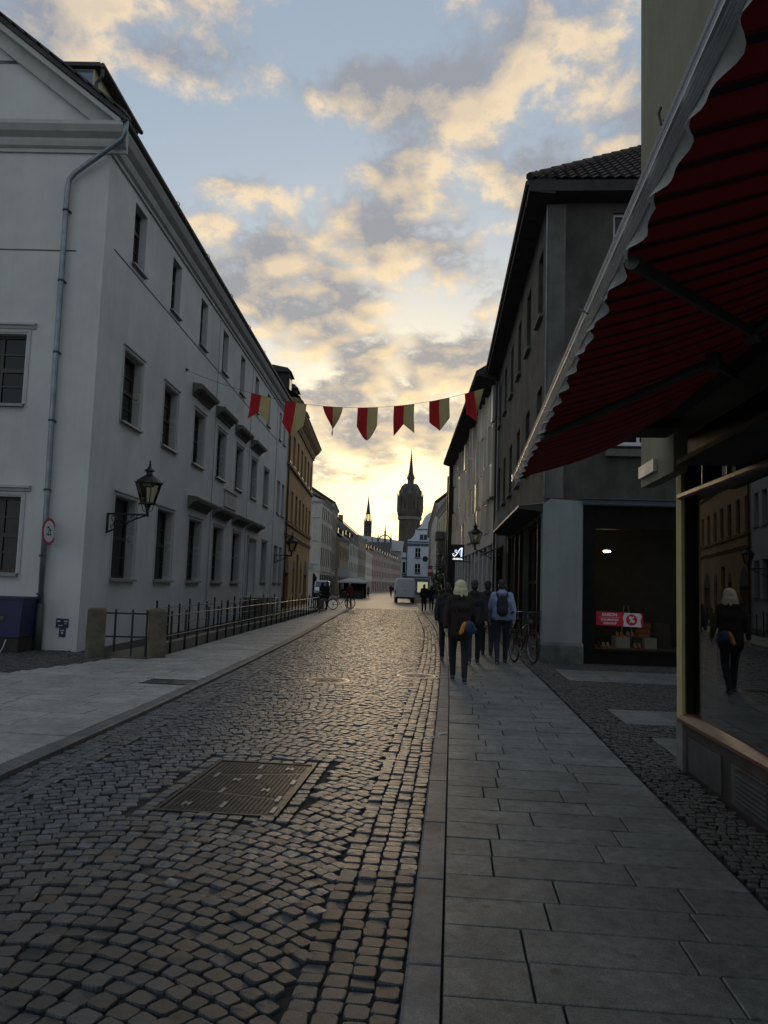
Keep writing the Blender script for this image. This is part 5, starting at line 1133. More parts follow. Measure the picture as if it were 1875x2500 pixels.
house('tan_townhouse', 'low tan house with dormers and a long dark shop window on the left', (-16.9,114), (-17.3,127), 'L', 10, 8.6, 12.2, tan_, m_roofd, [(5.6,7.4)], 6, .95, LG, dorm=2)
house('pale_townhouse', 'pale two gabled house between the tan house and the church spire', (-17.9,130), (-18.6,150), 'L', 11, 9.4, 13.2, offw, m_roofd, [(4.0,5.6),(6.9,8.6)], 7, 1.0, LG, chim=2, dorm=3)
house('grey_townhouse', 'grey house right of the pale house on the left side of the street', (-18.9,152), (-19.6,172), 'L', 11, 11.2, 15.6, taupe, m_roofd, [(4.0,5.8),(7.0,8.8)], 7, 1.0, LG, chim=2)
house('beige_townhouse', 'narrow beige house at the bend of the street on the left side', (-19.8,174), (-20.6,196), 'L', 11, 9.8, 13.6, cream, m_tiler, [(4.0,5.8),(7.0,8.8)], 7, 1.0, LG, chim=1, dorm=3)
pk = [(-20.9,198),(-20.0,222),(-18.9,244),(-17.9,262)]
for i in range(3): house('rose_townhouse', ['nearest rose coloured house where the street bends','middle rose coloured house where the street bends','farthest rose coloured house below the church choir'][i], pk[i], pk[i+1], 'L', 10, 10.4-.3*i, 13.8-.4*i, (pink,mat('dusky_rose',(.29,.235,.205),.9,.08,.6),pink)[i], m_roofd, [(3.9,5.6),(6.8,8.5)], 7, 1.0, LG, dorm=4)
# right side
house('yellow_townhouse', 'pale yellow house with bay just beyond the black portal on the right', (.02,60.5), (-1.62,79), 'R', 9, 9.0, 12.4, yel, m_tiler, [(3.9,5.5),(6.6,8.2)], 6, .9, RG, end0=bluew, chim=2)
house('grey_yellow_townhouse', 'taller grey yellow house with red roof behind the yellow one on the right', (-1.75,80), (-3.2,108), 'R', 9, 10.4, 14.2, offw, m_tiler, [(3.9,5.5),(6.6,8.3)], 7, .9, RG, chim=1)
house('far_right_townhouse', 'narrow shadowed house touching the white gabled house on the right', (-3.3,110), (-4.5,140), 'R', 9, 10.8, 13.6, taupe, m_roofd, [(3.9,5.5),(6.6,8.3)], 7, .9, RG)
# oriel on the yellow house
fY = Fr((.02,60.5), (-.0883,.9961), (-.9961,-.0883)); t = thing('oriel_bay', fY.pt(9,0,3.2), 'dark timber oriel bay on the pale yellow house', 'oriel')
MB(fY).box(8,10.5,0,.7,3.3,5.9).build('bay', m_hood, t); MB(fY).prism([(7.8,5.9),(10.7,5.9),(10.1,6.6),(8.4,6.6)], 0, .85).build('bay_roof', m_roofd, t)
for a in (8.2,9.35): MB(fY).box(a,a+.95,.70,.715,4.0,5.6).build('pane', m_pane, t)
# white house with curved gable, seen face on
fW = Fr((-9.0,150),(1,0),(0,-1)); t = thing('white_gabled_house', (-7,150,0), 'blue white house with curved baroque gable and dark trim below the tower', 'house')
wz = [(1.55,2.65,4.3,6.1),(1.55,2.65,7.3,9.2),(2.4,3.05,10.9,11.8),(3.2,3.85,10.9,11.8)]
MB(fW).wall(0,4.4,-.1,10.2,wz[:2],0,.1).build('front_wall', bluew, t)
gp = [(0,10.2),(4.6,10.2),(4.6,16.2),(4.1,16.0),(3.6,15.6),(3.2,15.1),(2.9,14.4),(2.55,13.6),(2.0,13.0),(1.5,12.8),(1.45,12.2),(1.2,11.5),(.7,10.95),(.05,10.7)]
MB(fW).prism(gp, -.3, 0).build('curved_gable', bluew, t)
MB(fW).box(4.4,9,-6,0,-.1,14).build('rear_block', bluew, t); MB(fW).box(0,4.4,-6,-.31,-.1,10.2).build('side_block', offw, t)
m_trimd = mat('slate_blue_trim', (.07,.085,.115), .7)
for z_,h_,a in ((10.25,.22,0),(9.55,.5,-.1),(12.75,.15,1.4),(3.4,.25,-.8)): MB(fW).box(a,4.62,0,.12,z_,z_+h_).build('trim_band', m_trimd, t)
MB(fW).box(-.12,.05,0,.06,0,10).build('trim_band', m_trimd, t)
for w_ in wz[:2]: window(t, fW, *w_, depth=.06, nx=2, nz=2, sill=.2, sillm=m_trimd, fm=m_wf, bar=.06)
for w_ in wz[2:]: window(t, fW, *w_, depth=-.03, nx=1, nz=1, sill=.1, sillm=m_trimd, fm=m_trimd)
MB(fW).box(-.95,-.12,-5,-.2,0,8.2).build('side_wing', bluew, t); MB(fW).box(-.95,-.12,-.2,-.05,7.0,7.25).box(-.95,-.12,-.2,-.05,3.8,4.05).build('trim_band', m_trimd, t); window(t, fW, -.8,-.3,4.4,6.4, depth=.17, nx=1, nz=2, sill=.1, sillm=m_trimd)
MB(fW).box(0,4.4,.0,.05,0,3.2).build('shopfront', mat('dim_shopfront',(.10,.12,.14),.3), t); MB(fW).box(2.2,4.2,.05,.07,.6,2.6).build('lit_shop_window', emit('dim_shop_light',(.8,.75,.45),.22), t)
MB(fW).poly([(0,-.3,10.3),(1.5,-.3,12.7),(1.5,-6,12.7),(0,-6,10.3)]).poly([(1.5,-.3,12.7),(4.6,-.3,16.1),(4.6,-6,16.1),(1.5,-6,12.7)]).build('roof', m_tiler, t)
tag(MB().disc((-5.35,148.5,7.0),(-.35,-.94,0),.55,.12,20).tube([(-5.2,148.55,7.0),(-4.6,148.8,7.0)],.06,5).build('round_sign', m_bark), 'dark round hanging sign in front of the white gabled house', 'sign')

# ------------------------------------------------------------------ church: tower, ridge turret, nave
m_tow = mat('tower_stone', (.085,.07,.055), .95, .2, .25, .3, 3); m_towl = mat('tower_ring_pale', (.17,.15,.13), .9, .15, .3); m_copper = mat('tower_dome_dark', (.05,.048,.042), .7, .25, .4)
TX, TY = -27.8, 480
t = thing('church_tower', (TX,TY,0), 'massive round church tower with ribbed dome and needle spire against the sunset', 'church tower')
MB().lathe([(6.7,-2),(6.7,44.5),(7.2,45.0),(7.9,47.0),(7.9,48.5)], (TX,TY,0), 32).build('shaft', m_tow, t)
MB().lathe([(7.5,43.2),(7.5,45.0),(6.8,45.1)], (TX,TY,0), 32).build('inscription_ring', m_towl, t)
MB().lathe([(7.55,48.5),(7.55,58.0),(7.3,58.5)], (TX,TY,0), 32).build('gallery_drum', m_tow, t)
for i in range(16):
    a = 2*math.pi*i/16; c, s_ = math.cos(a), math.sin(a); MB(Fr((TX+7.5*c,TY+7.5*s_),(-s_,c))).prism([(-.55,49.5),(.55,49.5),(.55,53),(.3,54.2),(0,54.8),(-.3,54.2),(-.55,53)], -.12, .12).build('gallery_arch', m_bark, t)
    if i % 2 == 0: MB().lathe([(.38,48),(.38,58.5),(.55,58.6),(.32,59.2),(.05,62.2)], (TX+7.9*c,TY+7.9*s_,0), 6).build('pinnacle', m_tow, t)
dome = [(7.35*math.cos(x_)**.68, 56.5+9.8*math.sin(x_)) for x_ in np.linspace(0,1.33,12)]
MB().lathe(dome+[(1.9,66.2)], (TX,TY,0), 24).build('dome', m_copper, t, True)
for i in range(8):
    a = 2*math.pi*(i+.5)/8; MB().tube([(TX+(r+.1)*math.cos(a),TY+(r+.1)*math.sin(a),z) for r,z in dome],.32,5).build('dome_rib', m_tow, t)
    MB(Fr((TX+6.6*math.cos(a+.39),TY+6.6*math.sin(a+.39)),(-math.sin(a+.39),math.cos(a+.39)))).prism([(-.9,57.5),(.9,57.5),(.9,60.4),(0,61.8),(-.9,60.4)], -.6, .5).build('dome_lucarne', m_towl, t)
b = MB(); b.lathe([(2.0,65.8),(2.0,69.0),(2.6,69.2),(2.4,70.4),(1.7,71.2),(1.35,74),(.95,78),(.55,82),(.25,85.5),(.05,88.3)], (TX,TY,0), 12); b.build('spire', m_tow, t)
for i in range(11):
    z_ = 71.5+i*1.25; r_ = np.interp(z_, [71,74,78,82,85.5],[1.7,1.35,.95,.55,.25]); MB().lathe([(r_,z_),(r_+.38,z_+.12),(r_,z_+.35)], (TX,TY,0), 8).build('crocket_ring', m_tow, t)
for i in range(6):
    a = math.pi*i/3; MB().lathe([(.28,68.5),(.28,71.0),(.02,73.2)], (TX+2.0*math.cos(a),TY+2.0*math.sin(a),0), 5).build('spire_pinnacle', m_tow, t)
MB().box(TX-.5,TX+.5,TY-.08,TY+.08,86.6,86.8).build('cross_bar', m_bark, t)
SX, SY = -52.9, 470
t = thing('ridge_turret', (SX,SY,0), 'slender dark ridge turret with pointed spire left of the great tower', 'church spire')
MB().lathe([(2.45,18),(2.45,37),(2.1,37.5),(2.1,41)], (SX,SY,0), 8).build('turret_base', m_copper, t)
for i in range(8):
    a = 2*math.pi*(i+.5)/8; MB().tube([(SX+1.55*math.cos(a),SY+1.55*math.sin(a),40.5),(SX+1.35*math.cos(a),SY+1.35*math.sin(a),45.5)],.2,5).build('lantern_post', m_copper, t); MB().lathe([(.24,34),(.24,40.5),(.02,43.5)], (SX+2.3*math.cos(a),SY+2.3*math.sin(a),0), 5).build('pinnacle', m_copper, t)
MB().lathe([(1.7,45.4),(1.3,46.2),(.75,51),(.3,55),(.05,58.5)], (SX,SY,0), 8).build('spire', m_copper, t)
t = thing('church_nave', (-45,440,0), 'church nave with pale grey roof and choir pinnacles at the end of the street', 'church')
b = MB(); b.raw([(-62,440,0),(-30,440,0),(-30,440,22),(-62,440,24),(-62,462,24),(-30,462,22),(-62,451,31.5),(-30,451,27.5),(-62,462,0),(-30,462,0)], [[0,1,2,3],[0,3,6,4,8],[1,9,5,7,2],[8,4,5,9]]); b.build('walls', mat('church_stone',(.24,.22,.19),.9,.1,.2), t)
MB().raw([(-63,439,23.5),(-29,439,21.5),(-29,451,28),(-63,451,32),(-63,463,23.5),(-29,463,21.5)], [[0,1,2,3],[3,2,5,4]]).build('roof', mat('pale_slate_roof',(.25,.25,.24),.6,.1,.1), t)
for i in range(7): MB(Fr((-60+i*4.6,439.95),(1,0),(0,-1))).prism([(-.9,4),(.9,4),(.9,14),(0,16.5),(-.9,14)], -.1, .1).build('lancet_window', m_pane, t)
for x_, h_ in ((-43.2,33.5),(-39.2,38),(-35.8,34),(-46.5,31)): MB().lathe([(.5,22),(.5,h_-6),(.8,h_-5.8),(.35,h_-5),(.03,h_)], (x_,438.5,0), 6).build('pinnacle', m_copper, t)
MB().tube([(-43.2,438.5,27.5),(-42,438.5,29.5),(-39.2,438.5,31),(-36.8,438.5,29.5),(-35.8,438.5,27.5)],.35,5).build('flying_arch', m_copper, t)
for i, (x_,y_,w_,z_) in enumerate(((-44,330,12,14.5),(-32,325,10,13.0))): house('end_townhouse', ['dark roofed house closing the street left of the tower foot','lower dark roofed house in front of the tower foot'][i], (x_-w_/2,y_), (x_+w_/2,y_), 'L', 12, z_, z_+7, offw, m_roofd, [(4,5.8),(8,9.8)], 5, 1.1, 'houses closing the street', dorm=4)
# ------------------------------------------------------------------ people
def cloth(name, c, **k): return mat(name, c, k.get('rough', .9), .12, 9, .3, 120, bdist=.003)
c_black = cloth('black_cloth', (.012,.012,.014)); c_brown = cloth('dark_brown_wool', (.022,.014,.010)); c_navy = cloth('navy_cloth', (.010,.012,.022)); c_jean = cloth('dark_denim', (.014,.018,.030)); c_hood = cloth('pale_blue_fleece', (.24,.29,.45)); c_redj = cloth('red_jacket_cloth', (.14,.012,.014)); c_grey = cloth('grey_cloth', (.07,.07,.075))
h_blond = mat('blond_hair', (.62,.55,.36), .55, .12, 30, .4, 90); h_dark = mat('dark_hair', (.015,.011,.009), .6, .1, 30, .3, 90); h_grey = mat('grey_hair', (.25,.25,.25), .6); s_sole = mat('white_sole', (.45,.45,.45), .7); s_shoe = mat('dark_trainer', (.02,.022,.03), .6)
def person(label, loc, face, h, top, bot, hair, stride=.30, arm=.16, coat=.84, voxel=.012, hairstyle='short', group='walkers in the street', collar=True, sway=0, fore=1, lift=.0, arms_fwd=0.0, lean=0.0, sit=False, shoe=None):
    t = thing('person', (0,0,0), label, 'person', group); V = Vector; k = h/1.75
    st = stride; J = {}
    for s in (-1,1):
        f = 1 if s == fore else -1
        if sit:
            J[s] = dict(hip=V((.10*s,0,.98)), knee=V((.11*s,.32,.78 if f > 0 else .62)), ank=V((.11*s,.20 if f > 0 else .10,.38 if f > 0 else .20)))
        elif f > 0: J[s] = dict(hip=V((.095*s,0,.93)), knee=V((.10*s,st*.42,.51)), ank=V((.09*s,st*.50,.085)))
        else: J[s] = dict(hip=V((.095*s,0,.93)), knee=V((.10*s,-st*.02,.50)), ank=V((.09*s,-st*.55-lift*.5,.10+lift)))
        a = -f*arm
        J[s].update(sho=V((.185*s,lean*.45,1.42)), elb=V((.245*s,a*.35+arms_fwd*.20+lean*.3,1.14)), wri=V((.245*s,a*.9+.06+arms_fwd*.42+lean*.3,.90+abs(a)*.12+arms_fwd*.22)))
    hd = V((sway,.02+lean*.6,1.635)); nk = V((0,lean*.5,1.47))
    S = lambda p: p*k
    # continuous body
    caps = [(S(hd),(.074*k,.092*k,.112*k)),(S(hd+V((0,.045,-.06))),(.055*k,.055*k,.055*k)),(S(hd+V((0,.10,-.01))),(.013*k,.022*k,.022*k)),(S(hd+V((.078,0,-.01))),(.012*k,.022*k,.032*k)),(S(hd+V((-.078,0,-.01))),(.012*k,.022*k,.032*k)),
            (S(nk),.052*k,S(hd+V((0,0,-.05))),.052*k),(S(V((0,lean*.45,1.38))),.085*k,S(V((0,lean*.2,1.12))),.085*k),(S(V((0,lean*.2,1.12))),.085*k,S(V((0,0,.93))),.09*k),(S(V((-.15,lean*.45,1.41))),.06*k,S(V((.15,lean*.45,1.41))),.06*k)]
    for s in (-1,1):
        j = J[s]; caps += [(S(j['sho']),.042*k,S(j['elb']),.034*k),(S(j['elb']),.036*k,S(j['wri']),.026*k),(S(j['hip']),.065*k,S(j['knee']),.045*k),(S(j['knee']),.045*k,S(j['ank']),.034*k),(S(j['ank']),.035*k,S(j['ank']+V((0,.12,-.045))),.030*k)]
        dr = (j['wri']-j['elb']).normalized(); dr = (dr+V((0,.15,-.5))).normalized(); pc = j['wri']+dr*.05; sd_ = V((0,1,0)); sd_ = (sd_-dr*dr.dot(sd_)).normalized()
        caps += [(S(j['wri']),.024*k,S(pc),.030*k)]
        for q, (off, ln) in enumerate(((-.027,.055),(-.009,.075),(.009,.08),(.027,.07))):
            r0 = pc+dr*.03+sd_*off; m1 = r0+dr*ln*.55+V((-s*.010,.0,0)); m2 = m1+dr*ln*.45+V((-s*.022,0,0)); caps += [(S(r0),.0095*k,S(m1),.009*k),(S(m1),.009*k,S(m2),.008*k)]
        th0 = j['wri']+dr*.03+sd_*.024; th1 = th0+sd_*.032+dr*.022; caps += [(S(th0),.012*k,S(th1),.010*k),(S(th1),.010*k,S(th1+dr*.034),.009*k)]
    blob('body', caps, voxel, m_skin, t, 3)
    # clothes
    jc = [(S(V((-.13,lean*.45,1.41))),.085*k,S(V((.13,lean*.45,1.41))),.085*k),(S(V((-.085,lean*.35-.005,1.28))),.125*k,S(V((.085,lean*.35-.005,1.28))),.125*k),(S(V((-.07,lean*.2,1.10))),.125*k,S(V((.07,lean*.2,1.10))),.125*k),(S(V((-.075,.0,coat+.10))),.135*k,S(V((.075,0,coat+.10))),.135*k),(S(V((-.075,lean*.2,1.05))),.128*k,S(V((-.075,0,coat+.1))),.133*k),(S(V((.075,lean*.2,1.05))),.128*k,S(V((.075,0,coat+.1))),.133*k),(S(V((0,lean*.5,1.44))),.075*k,S(V((0,lean*.5,1.50))),.068*k)]
    for s in (-1,1): j = J[s]; jc += [(S(j['sho']+V((-.02*s,0,0))),.075*k,S(j['elb']),.058*k),(S(j['elb']),.058*k,S(j['wri']+(j['elb']-j['wri'])*.06),.044*k),(S(j['sho']+V((-.03*s,0,-.06))),.085*k,S(V((.11*s,0,1.18))),.10*k)]
    if collar: jc += [(S(V((-.05,-.05+lean*.5,1.475))),.055*k,S(V((.05,-.05+lean*.5,1.475))),.055*k)]
    blob('jacket', jc, voxel*1.15, top, t, 7)
    tc_ = [(S(V((-.06,0,.93))),.118*k,S(V((.06,0,.93))),.118*k)]
    for s in (-1,1): j = J[s]; tc_ += [(S(j['hip']),.098*k,S(j['knee']),.068*k),(S(j['knee']),.068*k,S(j['ank']+V((0,0,.02))),.052*k)]
    blob('trousers', tc_, voxel*1.15, bot, t, 5)
    for s in (-1,1):
        a = J[s]['ank']; dn = V((0,0,-.045)); toe = V((0,.15,-.050)) if not (lift and s != fore) else V((0,.09,-.13))
        sh = blob('shoe', [(S(a+V((0,-.035,-.045))),.042*k,S(a+toe*.6+V((0,0,-.02))),.042*k),(S(a+toe*.6+V((0,0,-.02))),.042*k,S(a+toe),.034*k),(S(a+dn*.5),.045*k,S(a+V((0,0,.02))),.045*k)], voxel, shoe or s_shoe, t, 3)
        if voxel < .014: blob('sole', [(S(a+V((0,-.045,-.072))),.022*k,S(a+toe+V((0,.005,-.022))),.020*k),(S(a+V((.015,0.03,-.072))),.025*k,S(a+V((-.015,.05,-.072))),.025*k)], voxel, s_sole, sh, 2)
    if hairstyle == 'bob':
        hc = [(S(hd+V((0,-.012,.025))),(.108*k,.118*k,.108*k)),(S(hd+V((0,-.035,-.06))),(.128*k,.105*k,.10*k)),(S(hd+V((-.06,-.02,-.10))),(.075*k,.08*k,.07*k)),(S(hd+V((.06,-.02,-.10))),(.075*k,.08*k,.07*k))]
        rh = random.Random(5)
        for q in range(26):
            a = -math.pi/2+(q/25-.5)*4.4; lo = rh.uniform(-.17,-.12); rr_ = rh.uniform(.10,.125)
            hc.append((S(hd+V((.085*math.cos(a),.09*math.sin(a)-.01,.05))),.018*k,S(hd+V((rr_*math.cos(a),.95*rr_*math.sin(a)-.015,lo))),.011*k))
    elif hairstyle == 'cap': hc = [(S(hd+V((0,-.005,.045))),(.088*k,.105*k,.085*k)),(S(hd+V((0,-.03,-.02))),(.078*k,.075*k,.08*k))]
    else: hc = [(S(hd+V((0,-.012,.035))),(.083*k,.097*k,.095*k)),(S(hd+V((0,-.045,-.02))),(.074*k,.062*k,.075*k))]
    blob('hair' if hairstyle != 'cap' else 'cap', hc, voxel, hair, t, 3)
    t.location = loc; t.rotation_euler = (0,0,face); return t, J, k
def at_person(loc, face, v):
    c, s_ = math.cos(face), math.sin(face); return Vector((loc[0]+v[0]*c-v[1]*s_, loc[1]+v[0]*s_+v[1]*c, loc[2]+v[2]))
KT_ = KT
person('man in black jacket walking at the left edge of the group beside the kerb', (-.10,16.6,KT_), .05, 1.66, c_black, c_black, h_dark, .34, .20, .80, .012, 'short', fore=-1, lift=.03, shoe=mat('blue_trainer',(.05,.07,.12),.6))
lw = (.13,13.2,KT_)
person('blond woman in long dark brown coat walking ahead of the camera', lw, .04, 1.69, c_brown, c_black, h_blond, .46, .22, .72, .011, 'bob', fore=-1, lift=.0, sway=.01)
t = thing('shoulder_bag', at_person(lw,.04,(.10,-.18,.92)), 'orange and blue shoulder bag on the back of the blond woman', 'bag'); 
blob('pouch', [((.05,-.03,0),(.10,.05,.11)),((.09,-.02,-.05),(.10,.05,.07))], .012, mat('bag_blue',(.008,.035,.10),.5), t, 4); blob('orange_flap', [((-.045,-.045,.03),.030,(-.085,-.045,-.10),.034),((-.02,-.05,.06),.03,(-.06,-.05,-.08),.03)], .01, mat('bag_orange',(.62,.24,.03),.6), t, 3)
b = MB(); b.tube([tuple(at_person(lw,.04,v)) for v in ((.02,-.20,1.0),(-.06,-.18,1.18),(-.15,-.13,1.38),(-.18,-.03,1.475),(-.16,.08,1.42))],.014,6); b.build('strap', c_brown, t)
person('person in black with bare dark head walking right behind the blond woman', (.46,16.3,KT_), 0, 1.74, c_black, c_navy, h_dark, .42, .14, .80, .012, 'short', fore=1, lift=.05, shoe=s_shoe)
person('person in black wearing a dark cap walking at the front of the group', (.83,18.5,KT_), -.03, 1.75, c_black, c_black, mat('dark_cap_cloth',(.02,.02,.022),.9), .30, .12, .78, .012, 'cap', fore=-1)
lm = (1.05,16.6,KT_)
person('man in pale blue hooded sweatshirt walking beside the bicycle', lm, -.02, 1.77, c_hood, c_jean, h_dark, .36, .16, .88, .011, 'short', fore=1, lift=.03)
t = thing('backpack', at_person(lm,-.02,(0,-.19,1.2)), 'dark navy backpack worn over the pale blue sweatshirt', 'backpack')
blob('pack', [((0,-.03,.02),(.13,.085,.20)),((0,-.06,-.08),(.125,.09,.13)),((0,-.02,.16),(.11,.07,.09))], .013, c_navy, t, 4)
for s in (-1,1): MB().tube([tuple(at_person(lm,-.02,v)) for v in ((.07*s,-.15,1.36),(.105*s,-.105,1.45),(.11*s,-.01,1.505),(.11*s,.08,1.46),(.12*s,.12,1.30))],.022,6).build('strap', c_navy, t)
person('person in red jacket and cap facing the camera on the left pavement', (-6.9,51.7,KT_), math.pi-.2, 1.68, c_redj, c_black, h_grey, .24, .14, .80, .018, 'cap', 'people farther down the street')
person('dark dressed person standing by the bicycles at the railing end', (-7.75,47.6,KT_), 1.2, 1.72, c_black, c_black, h_dark, .10, .05, .70, .018, 'short', 'people farther down the street', arms_fwd=.5)
person('second dark dressed person beside the bicycles, half hidden', (-8.15,48.2,KT_), -2.4, 1.66, c_navy, c_black, h_dark, .10, .05, .66, .018, 'bob', 'people farther down the street', arms_fwd=.3)
person('left one of the two dark walkers near the van', (-1.85,51.0,KT_), .1, 1.75, c_black, c_navy, h_dark, .30, .16, .80, .018, 'short', 'people farther down the street', fore=-1)
person('right one of the two dark walkers near the van, carrying a bag', (-1.38,51.6,KT_), .1, 1.66, c_navy, c_black, h_dark, .28, .12, .80, .018, 'bob', 'people farther down the street')
tag(blob('grey_handbag', [((-1.12,51.45,1.02),(.16,.09,.13)),((-1.12,51.45,.95),(.17,.10,.09))], .02, c_grey, None, 3), 'grey handbag at the side of the walker near the van', 'bag')
person('person in grey standing before the market stall', (-10.2,93.5,0), 2.4, 1.62, c_grey, c_black, h_grey, .2, .12, .8, .022, 'short', 'people farther down the street')
person('dark person on the right pavement beyond the van', (-2.6,70,KT_), .2, 1.72, c_black, c_black, h_dark, .28, .14, .8, .022, 'short', 'people farther down the street')
person('cyclist riding away in the middle of the street', (-9.1,114.9,.06), .1, 1.72, c_black, c_black, h_dark, .2, 0, .86, .022, 'short', 'people farther down the street', sit=True, lean=.25, arms_fwd=.9)

# ------------------------------------------------------------------ bicycles (local: +Y forward)
m_rub = mat('tyre_rubber', (.012,.012,.012), .8); m_chr = mat('chromed_steel', (.20,.20,.205), .3, .08, 9, metal=.95)
def torus_pts(c, r, n=28): return [(c[0], c[1]+r*math.cos(2*math.pi*i/n), c[2]+r*math.sin(2*math.pi*i/n)) for i in range(n+1)]
def bicycle(label, frame_m, basket=False, group='bicycles'):
    t = thing('bicycle', (0,0,0), label, 'bicycle', group); Rr = .335; wb_ = 1.08
    for y in (0, wb_):
        wh = MB().tube([(-.045,y,Rr),(.045,y,Rr)],.028,8).build('wheel', m_chr, t)
        MB().tube(torus_pts((0,y,Rr),Rr-.018),.019,6,False).build('tyre', m_rub, wh); MB().tube(torus_pts((0,y,Rr),Rr-.045),.010,5,False).build('rim', m_chr, wh)
        sp = MB()
        for i in range(18): a = 2*math.pi*i/18; sp.tube([(.03*(-1)**i,y,Rr),(0,y+(Rr-.05)*math.cos(a),Rr+(Rr-.05)*math.sin(a))],.0022,3)
        sp.build('spokes', m_chr, wh)
        MB().tube([(0,y+(Rr+.02)*math.cos(a),Rr+(Rr+.02)*math.sin(a)) for a in np.linspace(.5,2.9,9)],.022,4).build('mudguard', frame_m, t)
    bb, sd_, hd_ = (0,.45,.29), (0,.27,.86), (0,.86,.90)
    MB().tube([bb,(0,.30,.74),sd_],.016,8).tube([bb,(0,.83,.72)],.018,8).tube([(0,.34,.66),(0,.80,.80)],.015,8).tube([(0,.87,.68),(0,.83,.94)],.018,8).tube([(.02,0,Rr),(.02,.44,.30)],.010,6).tube([(-.02,0,Rr),(-.02,.44,.30)],.010,6).tube([(.02,0,Rr),(.015,.31,.70)],.009,6).tube([(-.02,0,Rr),(-.015,.31,.70)],.009,6).build('frame', frame_m, t)
    MB().tube([(.03,wb_,Rr),(.03,.90,.66),(0,.875,.70)],.012,6).tube([(-.03,wb_,Rr),(-.03,.90,.66),(0,.875,.70)],.012,6).build('fork', frame_m, t)
    hb = MB().tube([(0,.83,.92),(0,.81,1.04)],.013,6).tube([(-.29,.62,1.03),(-.27,.72,1.06),(-.14,.83,1.06),(0,.83,1.04),(.14,.83,1.06),(.27,.72,1.06),(.29,.62,1.03)],.011,6).build('handlebar', m_chr, t)
    for s in (-1,1): MB().tube([(.29*s,.61,1.03),(.275*s,.73,1.058)],.017,6).build('grip', m_rub, hb)
    blob('saddle', [((0,.17,.91),.035,(0,.36,.915),.02),((-.05,.17,.905),.04,(.05,.17,.905),.04)], .012, m_rub, t, 3)
    ck = MB().tube([(-.06,.45,.29),(.06,.45,.29)],.022,8).tube([(.06,.45,.29),(.06,.53,.14)],.008,5).tube([(-.06,.45,.29),(-.06,.37,.44)],.008,5).build('crank', m_chr, t)
    for p in ((.10,.53,.14),(-.10,.37,.44)): MB().box(p[0]-.04,p[0]+.04,p[1]-.03,p[1]+.03,p[2]-.01,p[2]+.01).build('pedal', m_rub, t)
    MB().tube([(-.06,.20,.70),(-.06,-.22,.70)],.007,5).tube([(.06,.20,.70),(.06,-.22,.70)],.007,5).tube([(-.06,-.22,.70),(.06,-.22,.70)],.007,5).tube([(.06,-.1,.70),(.03,0,Rr)],.006,5).tube([(-.06,-.1,.70),(-.03,0,Rr)],.006,5).build('rack', m_chr, t)
    MB().tube([(.05,.05,.30),(.07,-.12,.02)],.009,5).build('kickstand', m_chr, t)
    if basket:
        bk = MB(); 
        for z_, w_ in ((.80,.13),(.90,.145),(1.0,.16),(1.06,.17)): bk.tube([(-w_,.92,z_),(w_,.92,z_),(w_,1.16,z_),(-w_,1.16,z_),(-w_,.92,z_)],.006,4)
        for i in range(9): a = i/8; bk.tube([(-.13+.26*a,.93,.80),(-.17+.34*a,.92,1.06)],.004,3).tube([(-.13+.26*a,1.14,.80),(-.17+.34*a,1.16,1.06)],.004,3)
        for i in range(6): a = i/5; bk.tube([(-.13,.93+.21*a,.80),(-.17,.92+.24*a,1.06)],.004,3).tube([(.13,.93+.21*a,.80),(.17,.92+.24*a,1.06)],.004,3)
        bk.build('wire_basket', m_rub, t)
    MB().disc((0,-.26,.62),(0,-1,0),.03,.02,12).build('tail_light', m_signred, t); MB().disc((0,.93,.86),(0,1,0),.04,.05,12).build('headlamp', m_chr, t)
    return t
m_bk1 = mat('maroon_bike_paint', (.045,.012,.012), .35); m_bk2 = mat('black_bike_paint', (.012,.012,.014), .35)
bk = bicycle('dark maroon city bicycle parked by the shop beside the walkers', m_bk1, True, 'bicycles in the street')
bk.location = (1.37,17.12,KT_); bk.rotation_euler = (R(4),0,math.atan2(-.30,-1.04))
b0 = bicycle('black bicycle leaning at the far end of the long railing, nearest one', m_bk2, False, 'bicycles in the street'); b0.location = (-7.15,41.6,KT_); b0.rotation_euler = (R(6),0,.25)
for i, (x_,y_,r_,lab) in enumerate(((-7.35,43.2,.5,'second bicycle leaning at the far end of the long railing'),(-7.5,44.9,.9,'third bicycle at the far end of the long railing, turned sideways'),(-7.25,47.0,-1.25,'bicycle showing its wheel beside the dark dressed people'))):
    c_b = copy_tree(b0); c_b['label'] = lab; c_b.location = (x_,y_,KT_); c_b.rotation_euler = (R(5),0,r_)
c_b = copy_tree(b0); c_b['label'] = 'bicycle ridden by the cyclist in the middle of the street'; c_b.location = (-9.05,114.5,.0); c_b.rotation_euler = (0,0,.1)

